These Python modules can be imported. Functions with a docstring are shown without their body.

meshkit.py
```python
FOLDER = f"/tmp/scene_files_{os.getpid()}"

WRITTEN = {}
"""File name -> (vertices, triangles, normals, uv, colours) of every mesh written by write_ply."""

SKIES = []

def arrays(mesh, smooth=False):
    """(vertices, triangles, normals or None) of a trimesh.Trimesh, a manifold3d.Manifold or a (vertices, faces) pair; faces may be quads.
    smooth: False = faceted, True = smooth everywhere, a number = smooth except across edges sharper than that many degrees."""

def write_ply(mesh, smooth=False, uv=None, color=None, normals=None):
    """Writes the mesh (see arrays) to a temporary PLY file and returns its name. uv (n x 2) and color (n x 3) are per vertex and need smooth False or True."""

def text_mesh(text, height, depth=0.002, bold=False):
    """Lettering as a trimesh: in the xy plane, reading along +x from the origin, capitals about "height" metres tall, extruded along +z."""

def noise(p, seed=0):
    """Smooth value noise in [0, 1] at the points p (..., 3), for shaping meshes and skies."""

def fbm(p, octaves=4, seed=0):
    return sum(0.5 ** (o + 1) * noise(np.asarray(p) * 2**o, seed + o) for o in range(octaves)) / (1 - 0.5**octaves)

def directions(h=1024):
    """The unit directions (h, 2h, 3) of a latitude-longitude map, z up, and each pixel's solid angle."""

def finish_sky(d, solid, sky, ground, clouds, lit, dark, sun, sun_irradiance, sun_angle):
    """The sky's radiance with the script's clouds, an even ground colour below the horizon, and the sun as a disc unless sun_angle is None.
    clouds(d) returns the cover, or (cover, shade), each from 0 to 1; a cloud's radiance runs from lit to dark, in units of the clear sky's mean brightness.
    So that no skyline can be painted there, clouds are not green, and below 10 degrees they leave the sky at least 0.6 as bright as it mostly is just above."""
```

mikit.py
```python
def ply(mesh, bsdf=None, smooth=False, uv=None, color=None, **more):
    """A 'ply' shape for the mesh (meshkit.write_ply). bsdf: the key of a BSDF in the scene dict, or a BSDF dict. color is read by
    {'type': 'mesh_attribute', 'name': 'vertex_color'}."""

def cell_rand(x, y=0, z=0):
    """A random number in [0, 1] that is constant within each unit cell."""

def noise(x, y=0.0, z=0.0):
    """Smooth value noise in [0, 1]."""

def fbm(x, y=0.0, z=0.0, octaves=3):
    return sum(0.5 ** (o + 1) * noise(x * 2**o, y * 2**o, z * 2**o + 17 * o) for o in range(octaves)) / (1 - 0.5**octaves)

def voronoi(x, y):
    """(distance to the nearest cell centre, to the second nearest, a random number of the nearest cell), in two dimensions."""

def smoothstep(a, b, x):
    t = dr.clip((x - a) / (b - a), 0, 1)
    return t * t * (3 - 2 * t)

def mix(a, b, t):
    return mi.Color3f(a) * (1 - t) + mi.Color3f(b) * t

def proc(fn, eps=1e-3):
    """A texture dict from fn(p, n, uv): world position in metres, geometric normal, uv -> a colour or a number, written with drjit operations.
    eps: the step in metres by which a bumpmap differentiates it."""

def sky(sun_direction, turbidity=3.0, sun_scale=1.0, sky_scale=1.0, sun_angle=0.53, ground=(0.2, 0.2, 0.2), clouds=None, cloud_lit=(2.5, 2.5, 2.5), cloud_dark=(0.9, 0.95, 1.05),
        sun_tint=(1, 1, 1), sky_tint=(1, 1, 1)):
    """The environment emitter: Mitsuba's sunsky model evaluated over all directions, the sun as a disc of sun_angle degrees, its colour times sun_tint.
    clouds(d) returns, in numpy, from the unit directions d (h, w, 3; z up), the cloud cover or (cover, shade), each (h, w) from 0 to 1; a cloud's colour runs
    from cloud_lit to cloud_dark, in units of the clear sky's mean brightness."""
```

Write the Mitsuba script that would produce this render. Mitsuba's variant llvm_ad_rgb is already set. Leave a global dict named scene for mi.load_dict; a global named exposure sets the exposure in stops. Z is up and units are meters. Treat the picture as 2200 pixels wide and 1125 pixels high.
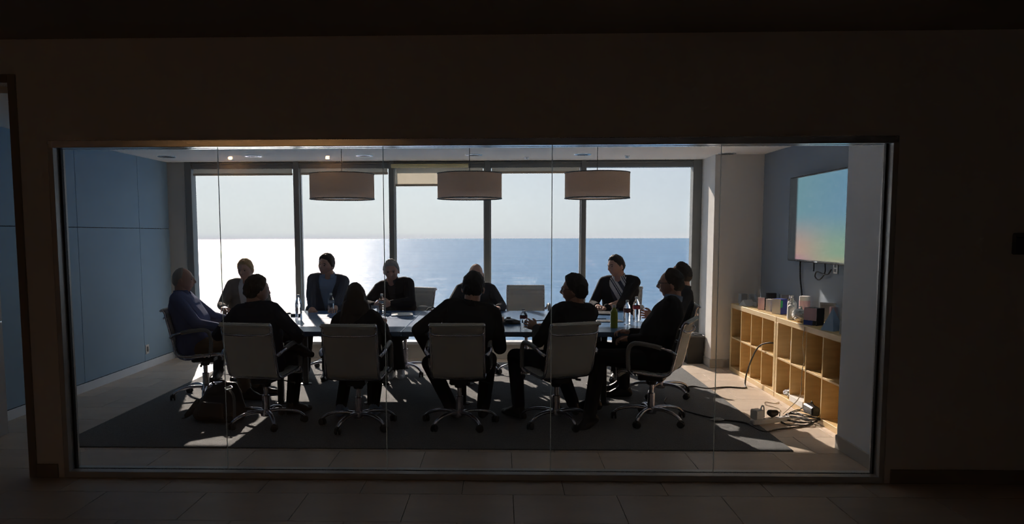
import math, random
import numpy as np
import trimesh
import manifold3d as m3
import drjit as dr
import mitsuba as mi
import mikit, meshkit
from mikit import noise, fbm, smoothstep, mix, cell_rand

random.seed(7)
rng = np.random.default_rng(7)
T = mi.ScalarTransform4f
scene, labels = {}, {}
R_ = np.radians

# ------------------------------------------------------------------ camera, sky, sun, exposure
F_PX, PX, PY, EYE_H = 1667.4, 1029.8, 657.3, 1.56
YAW, PITCH, ROLL = -0.0302, 0.0923, 0.0024
fwd = np.array([math.sin(YAW) * math.cos(PITCH), math.cos(YAW) * math.cos(PITCH), -math.sin(PITCH)])
rgt = np.array([math.cos(YAW), -math.sin(YAW), 0.0])
dwn = np.cross(fwd, rgt)
rgt, dwn = math.cos(ROLL) * rgt + math.sin(ROLL) * dwn, -math.sin(ROLL) * rgt + math.cos(ROLL) * dwn
cam = np.eye(4)
cam[:3, 0], cam[:3, 1], cam[:3, 2], cam[:3, 3] = -rgt, -dwn, fwd, (0, 0, EYE_H)
scene['camera'] = {'type': 'perspective', 'fov_axis': 'x', 'fov': math.degrees(2 * math.atan(1100 / F_PX)),
                   'principal_point_offset_x': -(PX - 1100) / 2200, 'principal_point_offset_y': -(PY - 562.5) / 1125,
                   'near_clip': 0.05, 'far_clip': 120000.0, 'to_world': T(cam)}
exposure = 1.8
LAMP = 22.0           # radiance of the lit corridor spots
SUN_EL, SUN_AZ = R_(27.8), R_(18.2)
SUN = [-math.sin(SUN_AZ) * math.cos(SUN_EL), math.cos(SUN_AZ) * math.cos(SUN_EL), math.sin(SUN_EL)]


def haze(d):
    """thin even marine haze, thicker towards the horizon"""
    up = np.clip(d[..., 2], 0, 1)
    wisp = meshkit.fbm(np.stack([d[..., 0] * 3, d[..., 1] * 3, d[..., 2] * 9], -1), 3, 4)
    return 0.84 - 0.10 * np.clip(up / 0.7, 0, 1) + 0.08 * (wisp - 0.5), 0.15 + 0 * up


scene['sky'] = mikit.sky(SUN, turbidity=3.5, sun_scale=1.5, sky_scale=1.36, sun_tint=(1, 1.12, 1.48), sky_tint=(0.96, 1.0, 1.06), ground=(0.47, 0.51, 0.54),
                         clouds=haze, cloud_lit=(1.27, 1.42, 1.60), cloud_dark=(1.0, 1.07, 1.2))


# ------------------------------------------------------------------ materials
def two(d): return {'type': 'twosided', 'nested': d}
def rgb(*c): return {'type': 'rgb', 'value': [float(x) for x in (c if len(c) == 3 else c[0])]}


def pr(c, rough=0.5, metal=0.0, spec=0.5, **kw):
    c = c if isinstance(c, dict) else rgb(c)
    return two({'type': 'principled', 'base_color': c, 'roughness': rough, 'metallic': metal, 'specular': spec, **kw})


def bump(b, fn, scale=1.0, eps=1e-3):
    return two({'type': 'bumpmap', 'arbitrary': mikit.proc(fn, eps), 'scale': scale, 'nested': b['nested']})


M = scene
M['wall_white'] = pr((0.84, 0.875, 0.91), 0.75, spec=0.2)
M['wall_grey'] = pr((0.52, 0.50, 0.46), 0.8, spec=0.2)
M['wall_blue'] = pr(mikit.proc(lambda p, n, uv: mix((0.29, 0.42, 0.54), (0.31, 0.445, 0.565), fbm(p.x * 3, p.y * 3, p.z * 3))), 0.7, spec=0.25)
M['column_paint'] = pr((0.82, 0.79, 0.74), 0.75, spec=0.2)
M['wall_slate'] = pr((0.30, 0.36, 0.43), 0.75, spec=0.2)
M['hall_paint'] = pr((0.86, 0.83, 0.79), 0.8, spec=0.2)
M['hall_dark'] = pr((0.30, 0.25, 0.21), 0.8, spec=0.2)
M['ceiling_paint'] = pr((0.86, 0.82, 0.75), 0.9, spec=0.1)
M['joint_dark'] = pr((0.055, 0.06, 0.065), 0.9, spec=0.1)
M['grout'] = pr((0.20, 0.17, 0.14), 0.9, spec=0.1)


def tile_fn(a, b):
    return lambda p, n, uv: mix(a, b, fbm(p.x * 4, p.y * 9, 0.0, 3)) * (0.95 + 0.07 * noise(p.x * 120, p.y * 300))


M['tile_a'] = pr(mikit.proc(tile_fn((0.55, 0.455, 0.365), (0.63, 0.525, 0.425))), 0.42, spec=0.45)
M['tile_b'] = pr(mikit.proc(tile_fn((0.51, 0.42, 0.34), (0.60, 0.50, 0.405))), 0.42, spec=0.45)
M['rug_pile'] = bump(pr(mikit.proc(lambda p, n, uv: mi.Color3f(0.125, 0.130, 0.132) * (0.7 + 0.6 * noise(p.x * 260, p.y * 260))), 0.95, spec=0.1, sheen=0.8),
                     lambda p, n, uv: noise(p.x * 220, p.y * 220), 0.004)
M['aluminium'] = pr((0.42, 0.42, 0.41), 0.38, 0.85)
M['frame_grey'] = pr((0.20, 0.21, 0.205), 0.5, 0.3)
M['frame_light'] = pr((0.55, 0.545, 0.53), 0.4, 0.25)
M['polished_track'] = {'type': 'roughconductor', 'material': 'Al', 'alpha': 0.06}
M['chrome'] = {'type': 'roughconductor', 'material': 'Cr', 'alpha': 0.09}
M['satin_steel'] = {'type': 'roughconductor', 'material': 'Al', 'alpha': 0.22}
M['gasket'] = pr((0.01, 0.01, 0.01), 0.6)
M['pane_glass'] = {'type': 'thindielectric', 'int_ior': 1.5}
M['seam'] = {'type': 'principledthin', 'base_color': rgb(0.85, 0.87, 0.84), 'roughness': 0.4, 'diff_trans': 1.3, 'spec_trans': 0.0}
M['black_plastic'] = pr((0.012, 0.012, 0.013), 0.45)
M['grey_plastic'] = pr((0.09, 0.09, 0.09), 0.5)
M['white_plastic'] = pr((0.72, 0.71, 0.68), 0.4)
M['sling'] = bump(pr((0.60, 0.59, 0.54), 0.62, spec=0.35), lambda p, n, uv: noise(p.x * 500, p.y * 500, p.z * 500), 0.0006)
M['arm_vinyl'] = pr((0.22, 0.215, 0.20), 0.5)
M['table_top'] = pr((0.055, 0.135, 0.27), 0.24, spec=1.0, clearcoat=1.0, clearcoat_gloss=0.9)
M['table_edge'] = pr((0.03, 0.032, 0.036), 0.4)
M['shade_fabric'] = {'type': 'principledthin', 'base_color': mikit.proc(lambda p, n, uv: mi.Color3f(0.85, 0.64, 0.49) * (0.94 + 0.12 * noise(p.x * 300, p.y * 300, p.z * 300))), 'roughness': 0.9, 'diff_trans': 1.0, 'spec_trans': 0.0}
M['shade_lining'] = pr((0.72, 0.68, 0.6), 0.8)
M['blind_cloth'] = {'type': 'principledthin', 'base_color': rgb(0.66, 0.60, 0.48), 'roughness': 0.8, 'diff_trans': 0.7, 'spec_trans': 0.0}
M['hem_bar'] = pr((0.50, 0.40, 0.30), 0.5)
M['roller'] = pr((0.80, 0.72, 0.42), 0.4)


def wood_fn(p, n, uv):
    g = noise(p.x * 6, p.y * 6, p.z * 45) * 0.6 + noise(p.x * 30, p.y * 30, p.z * 260) * 0.4
    return mix((0.60, 0.42, 0.19), (0.72, 0.53, 0.27), g)


M['birch'] = pr(mikit.proc(wood_fn), 0.5, spec=0.4)
M['birch_back'] = pr(mikit.proc(lambda p, n, uv: wood_fn(p, n, uv) * 0.85), 0.6)
M['opal_glass'] = pr((0.75, 0.74, 0.70), 0.12, spec=0.9)
M['clear_plastic'] = {'type': 'dielectric', 'int_ior': 1.33}
M['clear_glass'] = {'type': 'dielectric', 'int_ior': 1.5}
M['acrylic'] = {'type': 'thindielectric', 'int_ior': 1.6}
M['juice'] = pr((0.30, 0.36, 0.03), 0.18, spec=0.6)
M['label_maroon'] = pr((0.24, 0.07, 0.07), 0.5)
M['label_red'] = pr((0.55, 0.05, 0.06), 0.5)
M['paper'] = pr((0.78, 0.77, 0.74), 0.7)
M['card_grey'] = pr((0.35, 0.36, 0.37), 0.6)
M['card_pink'] = pr((0.75, 0.52, 0.56), 0.6)
M['card_black'] = pr((0.02, 0.02, 0.022), 0.4)
M['card_blue'] = pr((0.03, 0.06, 0.28), 0.5)
M['card_green'] = pr((0.03, 0.42, 0.16), 0.5)
M['card_skyblue'] = pr((0.32, 0.48, 0.68), 0.5)
M['silver_card'] = pr((0.62, 0.64, 0.66), 0.3, 0.5)
M['leather_brown'] = bump(pr((0.060, 0.040, 0.026), 0.5, spec=0.4), lambda p, n, uv: fbm(p.x * 60, p.y * 60, p.z * 60), 0.01)
M['cable_black'] = pr((0.02, 0.02, 0.02), 0.5)
M['cable_tan'] = pr((0.35, 0.29, 0.20), 0.5)
M['lamp_bulb'] = {'type': 'diffuse', 'reflectance': rgb(0.5, 0.4, 0.3)}
M['door_white'] = pr((0.55, 0.53, 0.52), 0.5)


def sea_fn(p, n, uv):
    return mix((0.037, 0.135, 0.265), (0.045, 0.155, 0.295), fbm(p.x * 0.004, p.y * 0.02))


def wave_fn(p, n, uv):
    return fbm(p.x * 0.08, p.y * 0.14, 0.0, 3) * 3 + fbm(p.x * 0.004, p.y * 0.02, 3.0, 2) * 14


M['sea_water'] = bump(pr(mikit.proc(sea_fn), 0.25, spec=0.33), wave_fn, 0.55, eps=0.5)


# ------------------------------------------------------------------ mesh helpers
def V(*a): return np.array(a, float)
def unit(v): return np.asarray(v, float) / max(np.linalg.norm(v), 1e-12)


def box(x0, x1, y0, y1, z0, z1, b=0.0):
    """box, its edges chamfered by b"""
    if b <= 0:
        m = trimesh.creation.box((x1 - x0, y1 - y0, z1 - z0))
        m.apply_translation(((x0 + x1) / 2, (y0 + y1) / 2, (z0 + z1) / 2))
        return m
    pts = []
    for x, sx in ((x0, 1), (x1, -1)):
        for y, sy in ((y0, 1), (y1, -1)):
            for z, sz in ((z0, 1), (z1, -1)):
                pts += [(x, y + sy * b, z + sz * b), (x + sx * b, y, z + sz * b), (x + sx * b, y + sy * b, z)]
    return trimesh.convex.convex_hull(np.array(pts))


def cat(*ms): return trimesh.util.concatenate([m for m in ms])


def spline(pts, n=40):
    """Catmull-Rom curve through the points"""
    P = np.asarray(pts, float)
    P = np.vstack([2 * P[0] - P[1], P, 2 * P[-1] - P[-2]])
    t = np.linspace(0, len(P) - 3 - 1e-9, n)
    i = t.astype(int); u = (t - i)[:, None]
    a, b, c, d = P[i], P[i + 1], P[i + 2], P[i + 3]
    return 0.5 * (2 * b + (c - a) * u + (2 * a - 5 * b + 4 * c - d) * u ** 2 + (3 * b - a - 3 * c + d) * u ** 3)


def tube(pts, r, seg=10, flat=1.0, up=(0, 0, 1)):
    """tube along the points; r a number or one per point; flat squeezes it along the second axis"""
    P = np.asarray(pts, float); n = len(P)
    r = np.broadcast_to(np.asarray(r, float), (n,))
    tan = np.gradient(P, axis=0); tan /= np.linalg.norm(tan, axis=1, keepdims=True)
    a = np.asarray(up, float)
    if abs(tan[0] @ unit(a)) > 0.95: a = V(1, 0, 0)
    rings = []
    ang = np.arange(seg) * 2 * np.pi / seg
    u = unit(np.cross(tan[0], a))
    for k in range(n):
        u = unit(u - (u @ tan[k]) * tan[k]); w = np.cross(tan[k], u)
        rings.append(P[k] + r[k] * (np.cos(ang)[:, None] * u + flat * np.sin(ang)[:, None] * w))
    v = np.vstack(rings + [P[:1], P[-1:]])
    f = []
    for k in range(n - 1):
        for j in range(seg):
            q = (j + 1) % seg
            A, B, C, D = k * seg + j, k * seg + q, (k + 1) * seg + j, (k + 1) * seg + q
            f += [(A, D, C), (A, B, D)]
    e0, e1 = n * seg, n * seg + 1
    for j in range(seg):
        q = (j + 1) % seg
        f += [(e0, q, j), (e1, (n - 1) * seg + j, (n - 1) * seg + q)]
    m = trimesh.Trimesh(v, np.array(f), process=False)
    if m.volume < 0: m.invert()
    return m


def lathe(profile, seg=28):
    m = trimesh.creation.revolve(np.array(profile, float), sections=seg)
    if m.volume < 0: m.invert()
    return m


def cyl(p0, p1, r, seg=16):
    return tube([p0, p1], r, seg)


def tm(man):
    m = man.to_mesh()
    return trimesh.Trimesh(np.array(m.vert_properties[:, :3], float), np.array(m.tri_verts), process=False)


def mn(mesh):
    return m3.Manifold(m3.Mesh(np.asarray(mesh.vertices, np.float32), np.asarray(mesh.faces, np.uint32)))


def ball(c, r, seg=16):
    return m3.Manifold.sphere(float(r), seg).translate([float(x) for x in c])


def hull(*balls, seg=16):
    """hull of (centre, radius) balls"""
    return m3.Manifold.batch_hull([ball(c, r, seg) for c, r in balls])


def join(parts): return m3.Manifold.batch_boolean(parts, m3.OpType.Add)


def soft(man, length=0.025, it=10):
    """remeshed and smoothed; falls back to the sharp solid if smoothing breaks it"""
    man = man.refine_to_length(length)
    t = tm(man)
    t = trimesh.Trimesh(t.vertices, t.faces, process=False)
    trimesh.smoothing.filter_taubin(t, lamb=0.5, nu=0.52, iterations=it)
    out = mn(t)
    return out if out.status() == m3.Error.NoError and out.num_tri() > 0 else man


def prism(poly, x0, x1):
    """outline in (y, z), extruded along x"""
    import shapely.geometry as sg
    m = trimesh.creation.extrude_polygon(sg.Polygon(poly), x1 - x0, engine='earcut')
    v = m.vertices.copy()
    m.vertices = np.stack([v[:, 2] + x0, v[:, 0], v[:, 1]], 1)
    if m.volume < 0: m.invert()
    return m


# ------------------------------------------------------------------ scene entries
def key(name, parent=None):
    base = f'{parent}__{name}' if parent else name
    used = used_keys
    if base not in used: used.add(base); return base
    i = 1
    while f'{base}_{i:03d}' in used: i += 1
    used.add(f'{base}_{i:03d}')
    return f'{base}_{i:03d}'


used_keys = set()


def shape(mesh, bsdf, smooth=False, **kw):
    return mikit.ply(mesh, bsdf, smooth, **kw)


def put(name, shp, parent=None, mat=None):
    k = key(name, parent)
    scene[k] = {**shp, 'to_world': mat} if mat is not None else dict(shp)
    return k


def thing(name, label, category, group=None):
    k = key(name)
    labels[k] = {'label': label, 'category': category}
    if group: labels[k]['group'] = group
    return k


def one(name, mesh, bsdf, label, category, group=None, smooth=False, mat=None):
    k = put(name, shape(mesh, bsdf, smooth), None, mat)
    labels[k] = {'label': label, 'category': category}
    if group: labels[k]['group'] = group
    return k


def struct(name, mesh, bsdf, label, smooth=False):
    k = key(name)
    if mesh is not None: scene[k] = shape(mesh, bsdf, smooth)
    labels[k] = {'kind': 'structure', 'label': label}
    return k


def at(x, y, z=0.0, deg=0.0): return T().translate([x, y, z]).rotate([0, 0, 1], deg)


# ------------------------------------------------------------------ the setting
HALL_Y, HALL_Y1 = 4.82, 4.95          # corridor-side partition wall
GX0, GX1, GZ0, GZ1, GY = -2.79, 2.345, 0.035, 2.105, 4.89
LW, RW, CEIL = -4.18, 2.985, 2.46
WIN_Y = 9.71
COL_X, COL_Y = 2.43, 9.06
DOOR_X0, DOOR_X1, DOOR_Z = -3.97, -3.06, 2.50

# the sea, curved like the earth's surface, 95 m below
sd = np.concatenate([[-30, 60, 200, 600, 1500, 3000], np.linspace(5000, 35000, 25)]); sa = np.linspace(-75, 75, 41) * np.pi / 180
sv = np.array([[d * math.sin(t), 41 + d * math.cos(t), -95 - d * d / (2 * 6.371e6)] for d in sd for t in sa]); n_a = len(sa)
sf = [[r * n_a + c, r * n_a + c + 1, (r + 1) * n_a + c + 1, (r + 1) * n_a + c] for r in range(len(sd) - 1) for c in range(n_a - 1)]
sm = trimesh.Trimesh(sv, np.vstack([[f[:3], [f[0], f[2], f[3]]] for f in sf]), process=False)
if sm.face_normals[100, 2] < 0: sm.invert()
k = put('sea', shape(sm, 'sea_water', True))
labels[k] = {'label': 'open blue sea with sun glitter seen through the windows', 'category': 'sea', 'kind': 'stuff'}

fl = struct('floor', box(-6.5, 6.5, -2.5, 9.95, -0.2, -0.004), 'grout', 'floor of large beige tiles in running bond')
TW, TD = 0.62, 0.46
RUG = (-3.32, 2.09, 5.52, 9.34)
tile_shapes = {}
row0 = 4.09
for r in range(-3, 13):
    y0 = row0 + r * TD
    off = 0.063 if r % 2 == 0 else 0.063 + TW / 2
    for c in range(-11, 9):
        x0 = off + c * TW
        y1, x1 = y0 + TD, x0 + TW
        if y0 >= 4.9:
            x0c, x1c = max(x0, LW), min(x1, RW)
        else:
            x0c, x1c = max(x0, -4.6), min(x1, 4.2)
        y1c = min(y1, 9.68)
        if x1c - x0c < 0.04 or y1c - y0 < 0.04: continue
        if x0c > RUG[0] + 0.1 and x1c < RUG[1] - 0.1 and y0 > RUG[2] + 0.1 and y1c < RUG[3] - 0.1: continue
        g = 0.0022
        m = box(x0c + g, x1c - g, y0 + g, y1c - g, -0.012, 0.0, 0.0004)
        put('tile', shape(m, 'tile_a' if rng.random() < 0.6 else 'tile_b'), fl)

# partition wall with the glazed opening and the doorway
wall_front = struct('wall_front', cat(
    box(-6.2, DOOR_X0, HALL_Y, HALL_Y1, -0.1, 2.9), box(DOOR_X0, DOOR_X1, HALL_Y, HALL_Y1, DOOR_Z, 2.9),
    box(DOOR_X1, GX0 - 0.045, HALL_Y, HALL_Y1, -0.1, 2.9), box(GX0 - 0.045, GX1 + 0.045, HALL_Y, HALL_Y1, GZ1 + 0.04, 2.9),
    box(GX1 + 0.045, 6.2, HALL_Y, HALL_Y1, -0.1, 2.9)), 'hall_paint', 'dark corridor wall with a wide glazed opening')
struct('wall_hall_left', box(-6.3, -6.2, -2.2, HALL_Y1, -0.1, 2.95), 'hall_paint', 'corridor wall on the left')
struct('wall_hall_right', box(6.2, 6.3, -2.2, HALL_Y1, -0.1, 2.95), 'hall_paint', 'corridor wall on the right')
struct('wall_hall_back', box(-6.3, 6.3, -2.3, -2.2, -0.1, 2.95), 'hall_paint', 'corridor wall behind the viewer')
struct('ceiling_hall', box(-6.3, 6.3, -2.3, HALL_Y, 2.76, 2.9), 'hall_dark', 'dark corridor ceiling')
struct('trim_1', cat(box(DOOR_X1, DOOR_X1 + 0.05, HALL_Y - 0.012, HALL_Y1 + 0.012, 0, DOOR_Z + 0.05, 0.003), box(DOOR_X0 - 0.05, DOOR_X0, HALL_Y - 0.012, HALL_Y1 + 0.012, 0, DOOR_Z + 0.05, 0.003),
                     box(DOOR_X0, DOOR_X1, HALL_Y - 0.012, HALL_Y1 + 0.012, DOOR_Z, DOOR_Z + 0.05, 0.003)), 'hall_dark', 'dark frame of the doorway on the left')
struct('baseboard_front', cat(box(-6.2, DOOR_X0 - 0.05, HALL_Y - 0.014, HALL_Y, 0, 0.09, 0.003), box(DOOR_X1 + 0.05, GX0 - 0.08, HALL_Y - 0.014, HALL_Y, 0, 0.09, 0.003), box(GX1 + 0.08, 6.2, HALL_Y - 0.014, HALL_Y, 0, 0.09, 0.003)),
       'hall_dark', 'dark baseboard of the corridor wall')

# interior glazing
w1 = struct('window_1', None, None, 'wide frameless glass partition of five panes between corridor and meeting room')
fr = 0.04
put('side_rail', shape(box(GX0 - fr, GX0 - 0.008, HALL_Y - 0.008, HALL_Y1, 0, GZ1 + fr, 0.003), 'frame_light'), w1)
put('side_rail', shape(box(GX1 + 0.008, GX1 + fr, HALL_Y - 0.008, HALL_Y1, 0, GZ1 + fr, 0.003), 'frame_light'), w1)
put('bottom_rail', shape(cat(box(GX0 - fr, GX1 + fr, HALL_Y - 0.008, GY - 0.012, 0, GZ0 + 0.006, 0.003), box(GX0 - fr, GX1 + fr, GY + 0.012, HALL_Y1, 0, GZ0 + 0.006, 0.003)), 'frame_light'), w1)
put('top_track', shape(cat(box(GX0 - fr, GX1 + fr, HALL_Y - 0.008, GY - 0.012, GZ1 - 0.004, GZ1 + fr, 0.003), box(GX0 - fr, GX1 + fr, GY + 0.012, HALL_Y1, GZ1 - 0.004, GZ1 + fr, 0.003)), 'polished_track'), w1)
put('gasket', shape(cat(box(GX0 - 0.008, GX0 + 0.006, GY - 0.013, GY + 0.013, GZ0, GZ1), box(GX1 - 0.006, GX1 + 0.008, GY - 0.013, GY + 0.013, GZ0, GZ1),
                        box(GX0, GX1, GY - 0.013, GY + 0.013, GZ0 - 0.02, GZ0 + 0.004), box(GX0, GX1, GY - 0.013, GY + 0.013, GZ1 - 0.003, GZ1 + 0.02)), 'gasket'), w1)
SEAMS = [-1.789, -0.747, 0.307, 1.346]
edges = [GX0] + SEAMS + [GX1]
for a, b in zip(edges[:-1], edges[1:]):
    m = trimesh.Trimesh([[a + 0.003, GY, GZ0], [b - 0.003, GY, GZ0], [b - 0.003, GY, GZ1], [a + 0.003, GY, GZ1]], [[0, 1, 2], [0, 2, 3]])
    put('pane', shape(m, 'pane_glass'), w1)
for s in SEAMS:
    put('pane_joint', shape(box(s - 0.0025, s + 0.0025, GY - 0.001, GY + 0.001, GZ0, GZ1), 'seam'), w1)

# meeting room shell
wl = struct('wall_left', box(LW - 0.15, LW - 0.012, HALL_Y1, 9.9, -0.1, 2.9), 'joint_dark', 'blue panelled wall on the left of the meeting room')
ys = [HALL_Y1, 6.2, 7.55, 8.86, 9.66]
for a, b in zip(ys[:-1], ys[1:]):
    for z0, z1 in ((0.09, 1.635), (1.641, CEIL)):
        put('panel', shape(box(LW - 0.012, LW, a + 0.003, b - 0.003, z0, z1, 0.002), 'wall_blue'), wl)
struct('baseboard_left', box(LW - 0.002, LW + 0.014, HALL_Y1, 9.66, 0, 0.085, 0.003), 'wall_white', 'pale baseboard under the blue wall')
struct('wall_back', cat(box(LW - 0.15, -3.955, 9.66, 9.9, -0.1, 2.9), box(-3.955, COL_X, 9.69, 9.9, -0.2, 0.205), box(-3.955, COL_X, 9.66, 9.9, CEIL, 2.9)), 'wall_grey', 'window wall with low parapet and grey pier')
struct('wall_column', box(COL_X, RW + 0.3, COL_Y, 9.9, -0.1, 2.9), 'column_paint', 'white square column to the right of the windows')
struct('wall_right', box(RW, RW + 0.15, 5.60, COL_Y, -0.1, 2.9), 'wall_slate', 'slate blue wall carrying the screen')
struct('wall_stub', box(COL_X + 0.01, RW + 0.15, HALL_Y1, 5.63, -0.1, 2.9), 'wall_white', 'pale end wall next to the glass partition')
struct('baseboard_right', cat(box(COL_X - 0.004, COL_X + 0.012, HALL_Y1, 5.63, 0, 0.10, 0.003), box(RW - 0.012, RW, 5.63, COL_Y, 0, 0.10, 0.003),
                              box(COL_X - 0.012, COL_X, COL_Y, 9.69, 0, 0.10, 0.003), box(COL_X - 0.012, RW, COL_Y - 0.012, COL_Y, 0, 0.10, 0.003)), 'wall_grey', 'low baseboards on the right side')
struct('ceiling', box(LW - 0.15, RW + 0.3, HALL_Y1, 9.9, CEIL, 2.9), 'ceiling_paint', 'white ceiling of the meeting room')

# exterior window wall
w2 = struct('window_2', None, None, 'floor-to-ceiling window wall of five bays facing the sea')
put('frame', shape(cat(box(-3.955, -3.872, 9.64, 9.79, 0.2, CEIL, 0.004), box(2.323, COL_X, 9.64, 9.79, 0.2, CEIL, 0.004)), 'frame_grey'), w2)
put('header', shape(cat(box(-3.872, 2.323, 9.66, 9.79, 2.375, CEIL, 0.004), box(-3.872, 2.323, 9.635, 9.66, 2.425, 2.44, 0.003)), 'frame_grey'), w2)
put('sill', shape(box(-3.955, COL_X, 9.60, 9.79, 0.185, 0.222, 0.005), 'frame_light'), w2)
BAYS = [(-3.872, -2.593), (-2.523, -1.404), (-1.340, -0.225), (-0.156, 0.963), (1.020, 2.323)]
for (a, b), (c, d) in zip(BAYS[:-1], BAYS[1:]):
    m = put('mullion', shape(box(b, c, 9.63, 9.79, 0.2, CEIL, 0.006), 'frame_grey'), w2)
    put('glazing_bead', shape(cat(box(b - 0.012, b, 9.70, 9.75, 0.222, 2.375), box(c, c + 0.012, 9.70, 9.75, 0.222, 2.375)), 'frame_light'), m)
for a, b in BAYS:
    m = trimesh.Trimesh([[a, 9.725, 0.21], [b, 9.725, 0.21], [b, 9.725, 2.39], [a, 9.725, 2.39]], [[0, 1, 2], [0, 2, 3]])
    put('pane', shape(m, 'pane_glass'), w2)
# roller blinds
names = ['narrow cream roller blind rolled up at the leftmost window bay', 'cream roller blind rolled up in the second window bay behind the left lamp shade',
         'cream roller blind pulled a little lower than the others in the middle bay', 'cream roller blind rolled up in the fourth window bay from the left']
for i, zb in enumerate((2.305, 2.31, 2.165, 2.315)):
    a, b = BAYS[i]
    t = thing('roller_blind', names[i], 'blind', 'roller blinds along the window wall')
    put('cloth', shape(trimesh.Trimesh([[a + .02, 9.672, zb], [b - .02, 9.672, zb], [b - .02, 9.672, 2.42], [a + .02, 9.672, 2.42]], [[0, 1, 2], [0, 2, 3]]), 'blind_cloth'), t)
    put('hem_bar', shape(box(a + .015, b - .015, 9.664, 9.680, zb - 0.012, zb + 0.016, 0.003), 'hem_bar'), t)
    if i == 2:
        put('roller_tube', shape(cyl((a - .03, 9.60, 2.395), (-0.42, 9.60, 2.395), 0.024, 20), 'roller', 40), t)
        put('bracket', shape(box(-0.44, -0.40, 9.60, 9.67, 2.385, 2.41), 'frame_grey'), t)

# door leaf in the left doorway, open into the room
dl = struct('door_1', None, None, 'pale door leaf standing open in the doorway on the left')
mat = at(-3.955, 4.97, 0, -3.5)
put('leaf', shape(box(-0.022, 0.022, 0, 0.90, 0.012, 2.44, 0.003), 'door_white'), dl, mat)
h = put('handle', shape(cat(cyl((0.02, 0.83, 0.90), (0.065, 0.83, 0.90), 0.010), tube(spline([(0.06, 0.83, 0.90), (0.066, 0.80, 0.90), (0.066, 0.70, 0.90)], 10), 0.009, 8)), 'satin_steel', 40), dl, mat)
put('rose', shape(cyl((0.02, 0.83, 0.90), (0.03, 0.83, 0.90), 0.026, 24), 'satin_steel', 40), h, mat)

# rug
one('area_rug', box(RUG[0], RUG[1], RUG[2], RUG[3], 0.0, 0.010, 0.004), 'rug_pile', 'large charcoal grey rug covering the floor under the conference table', 'rug')

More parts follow.
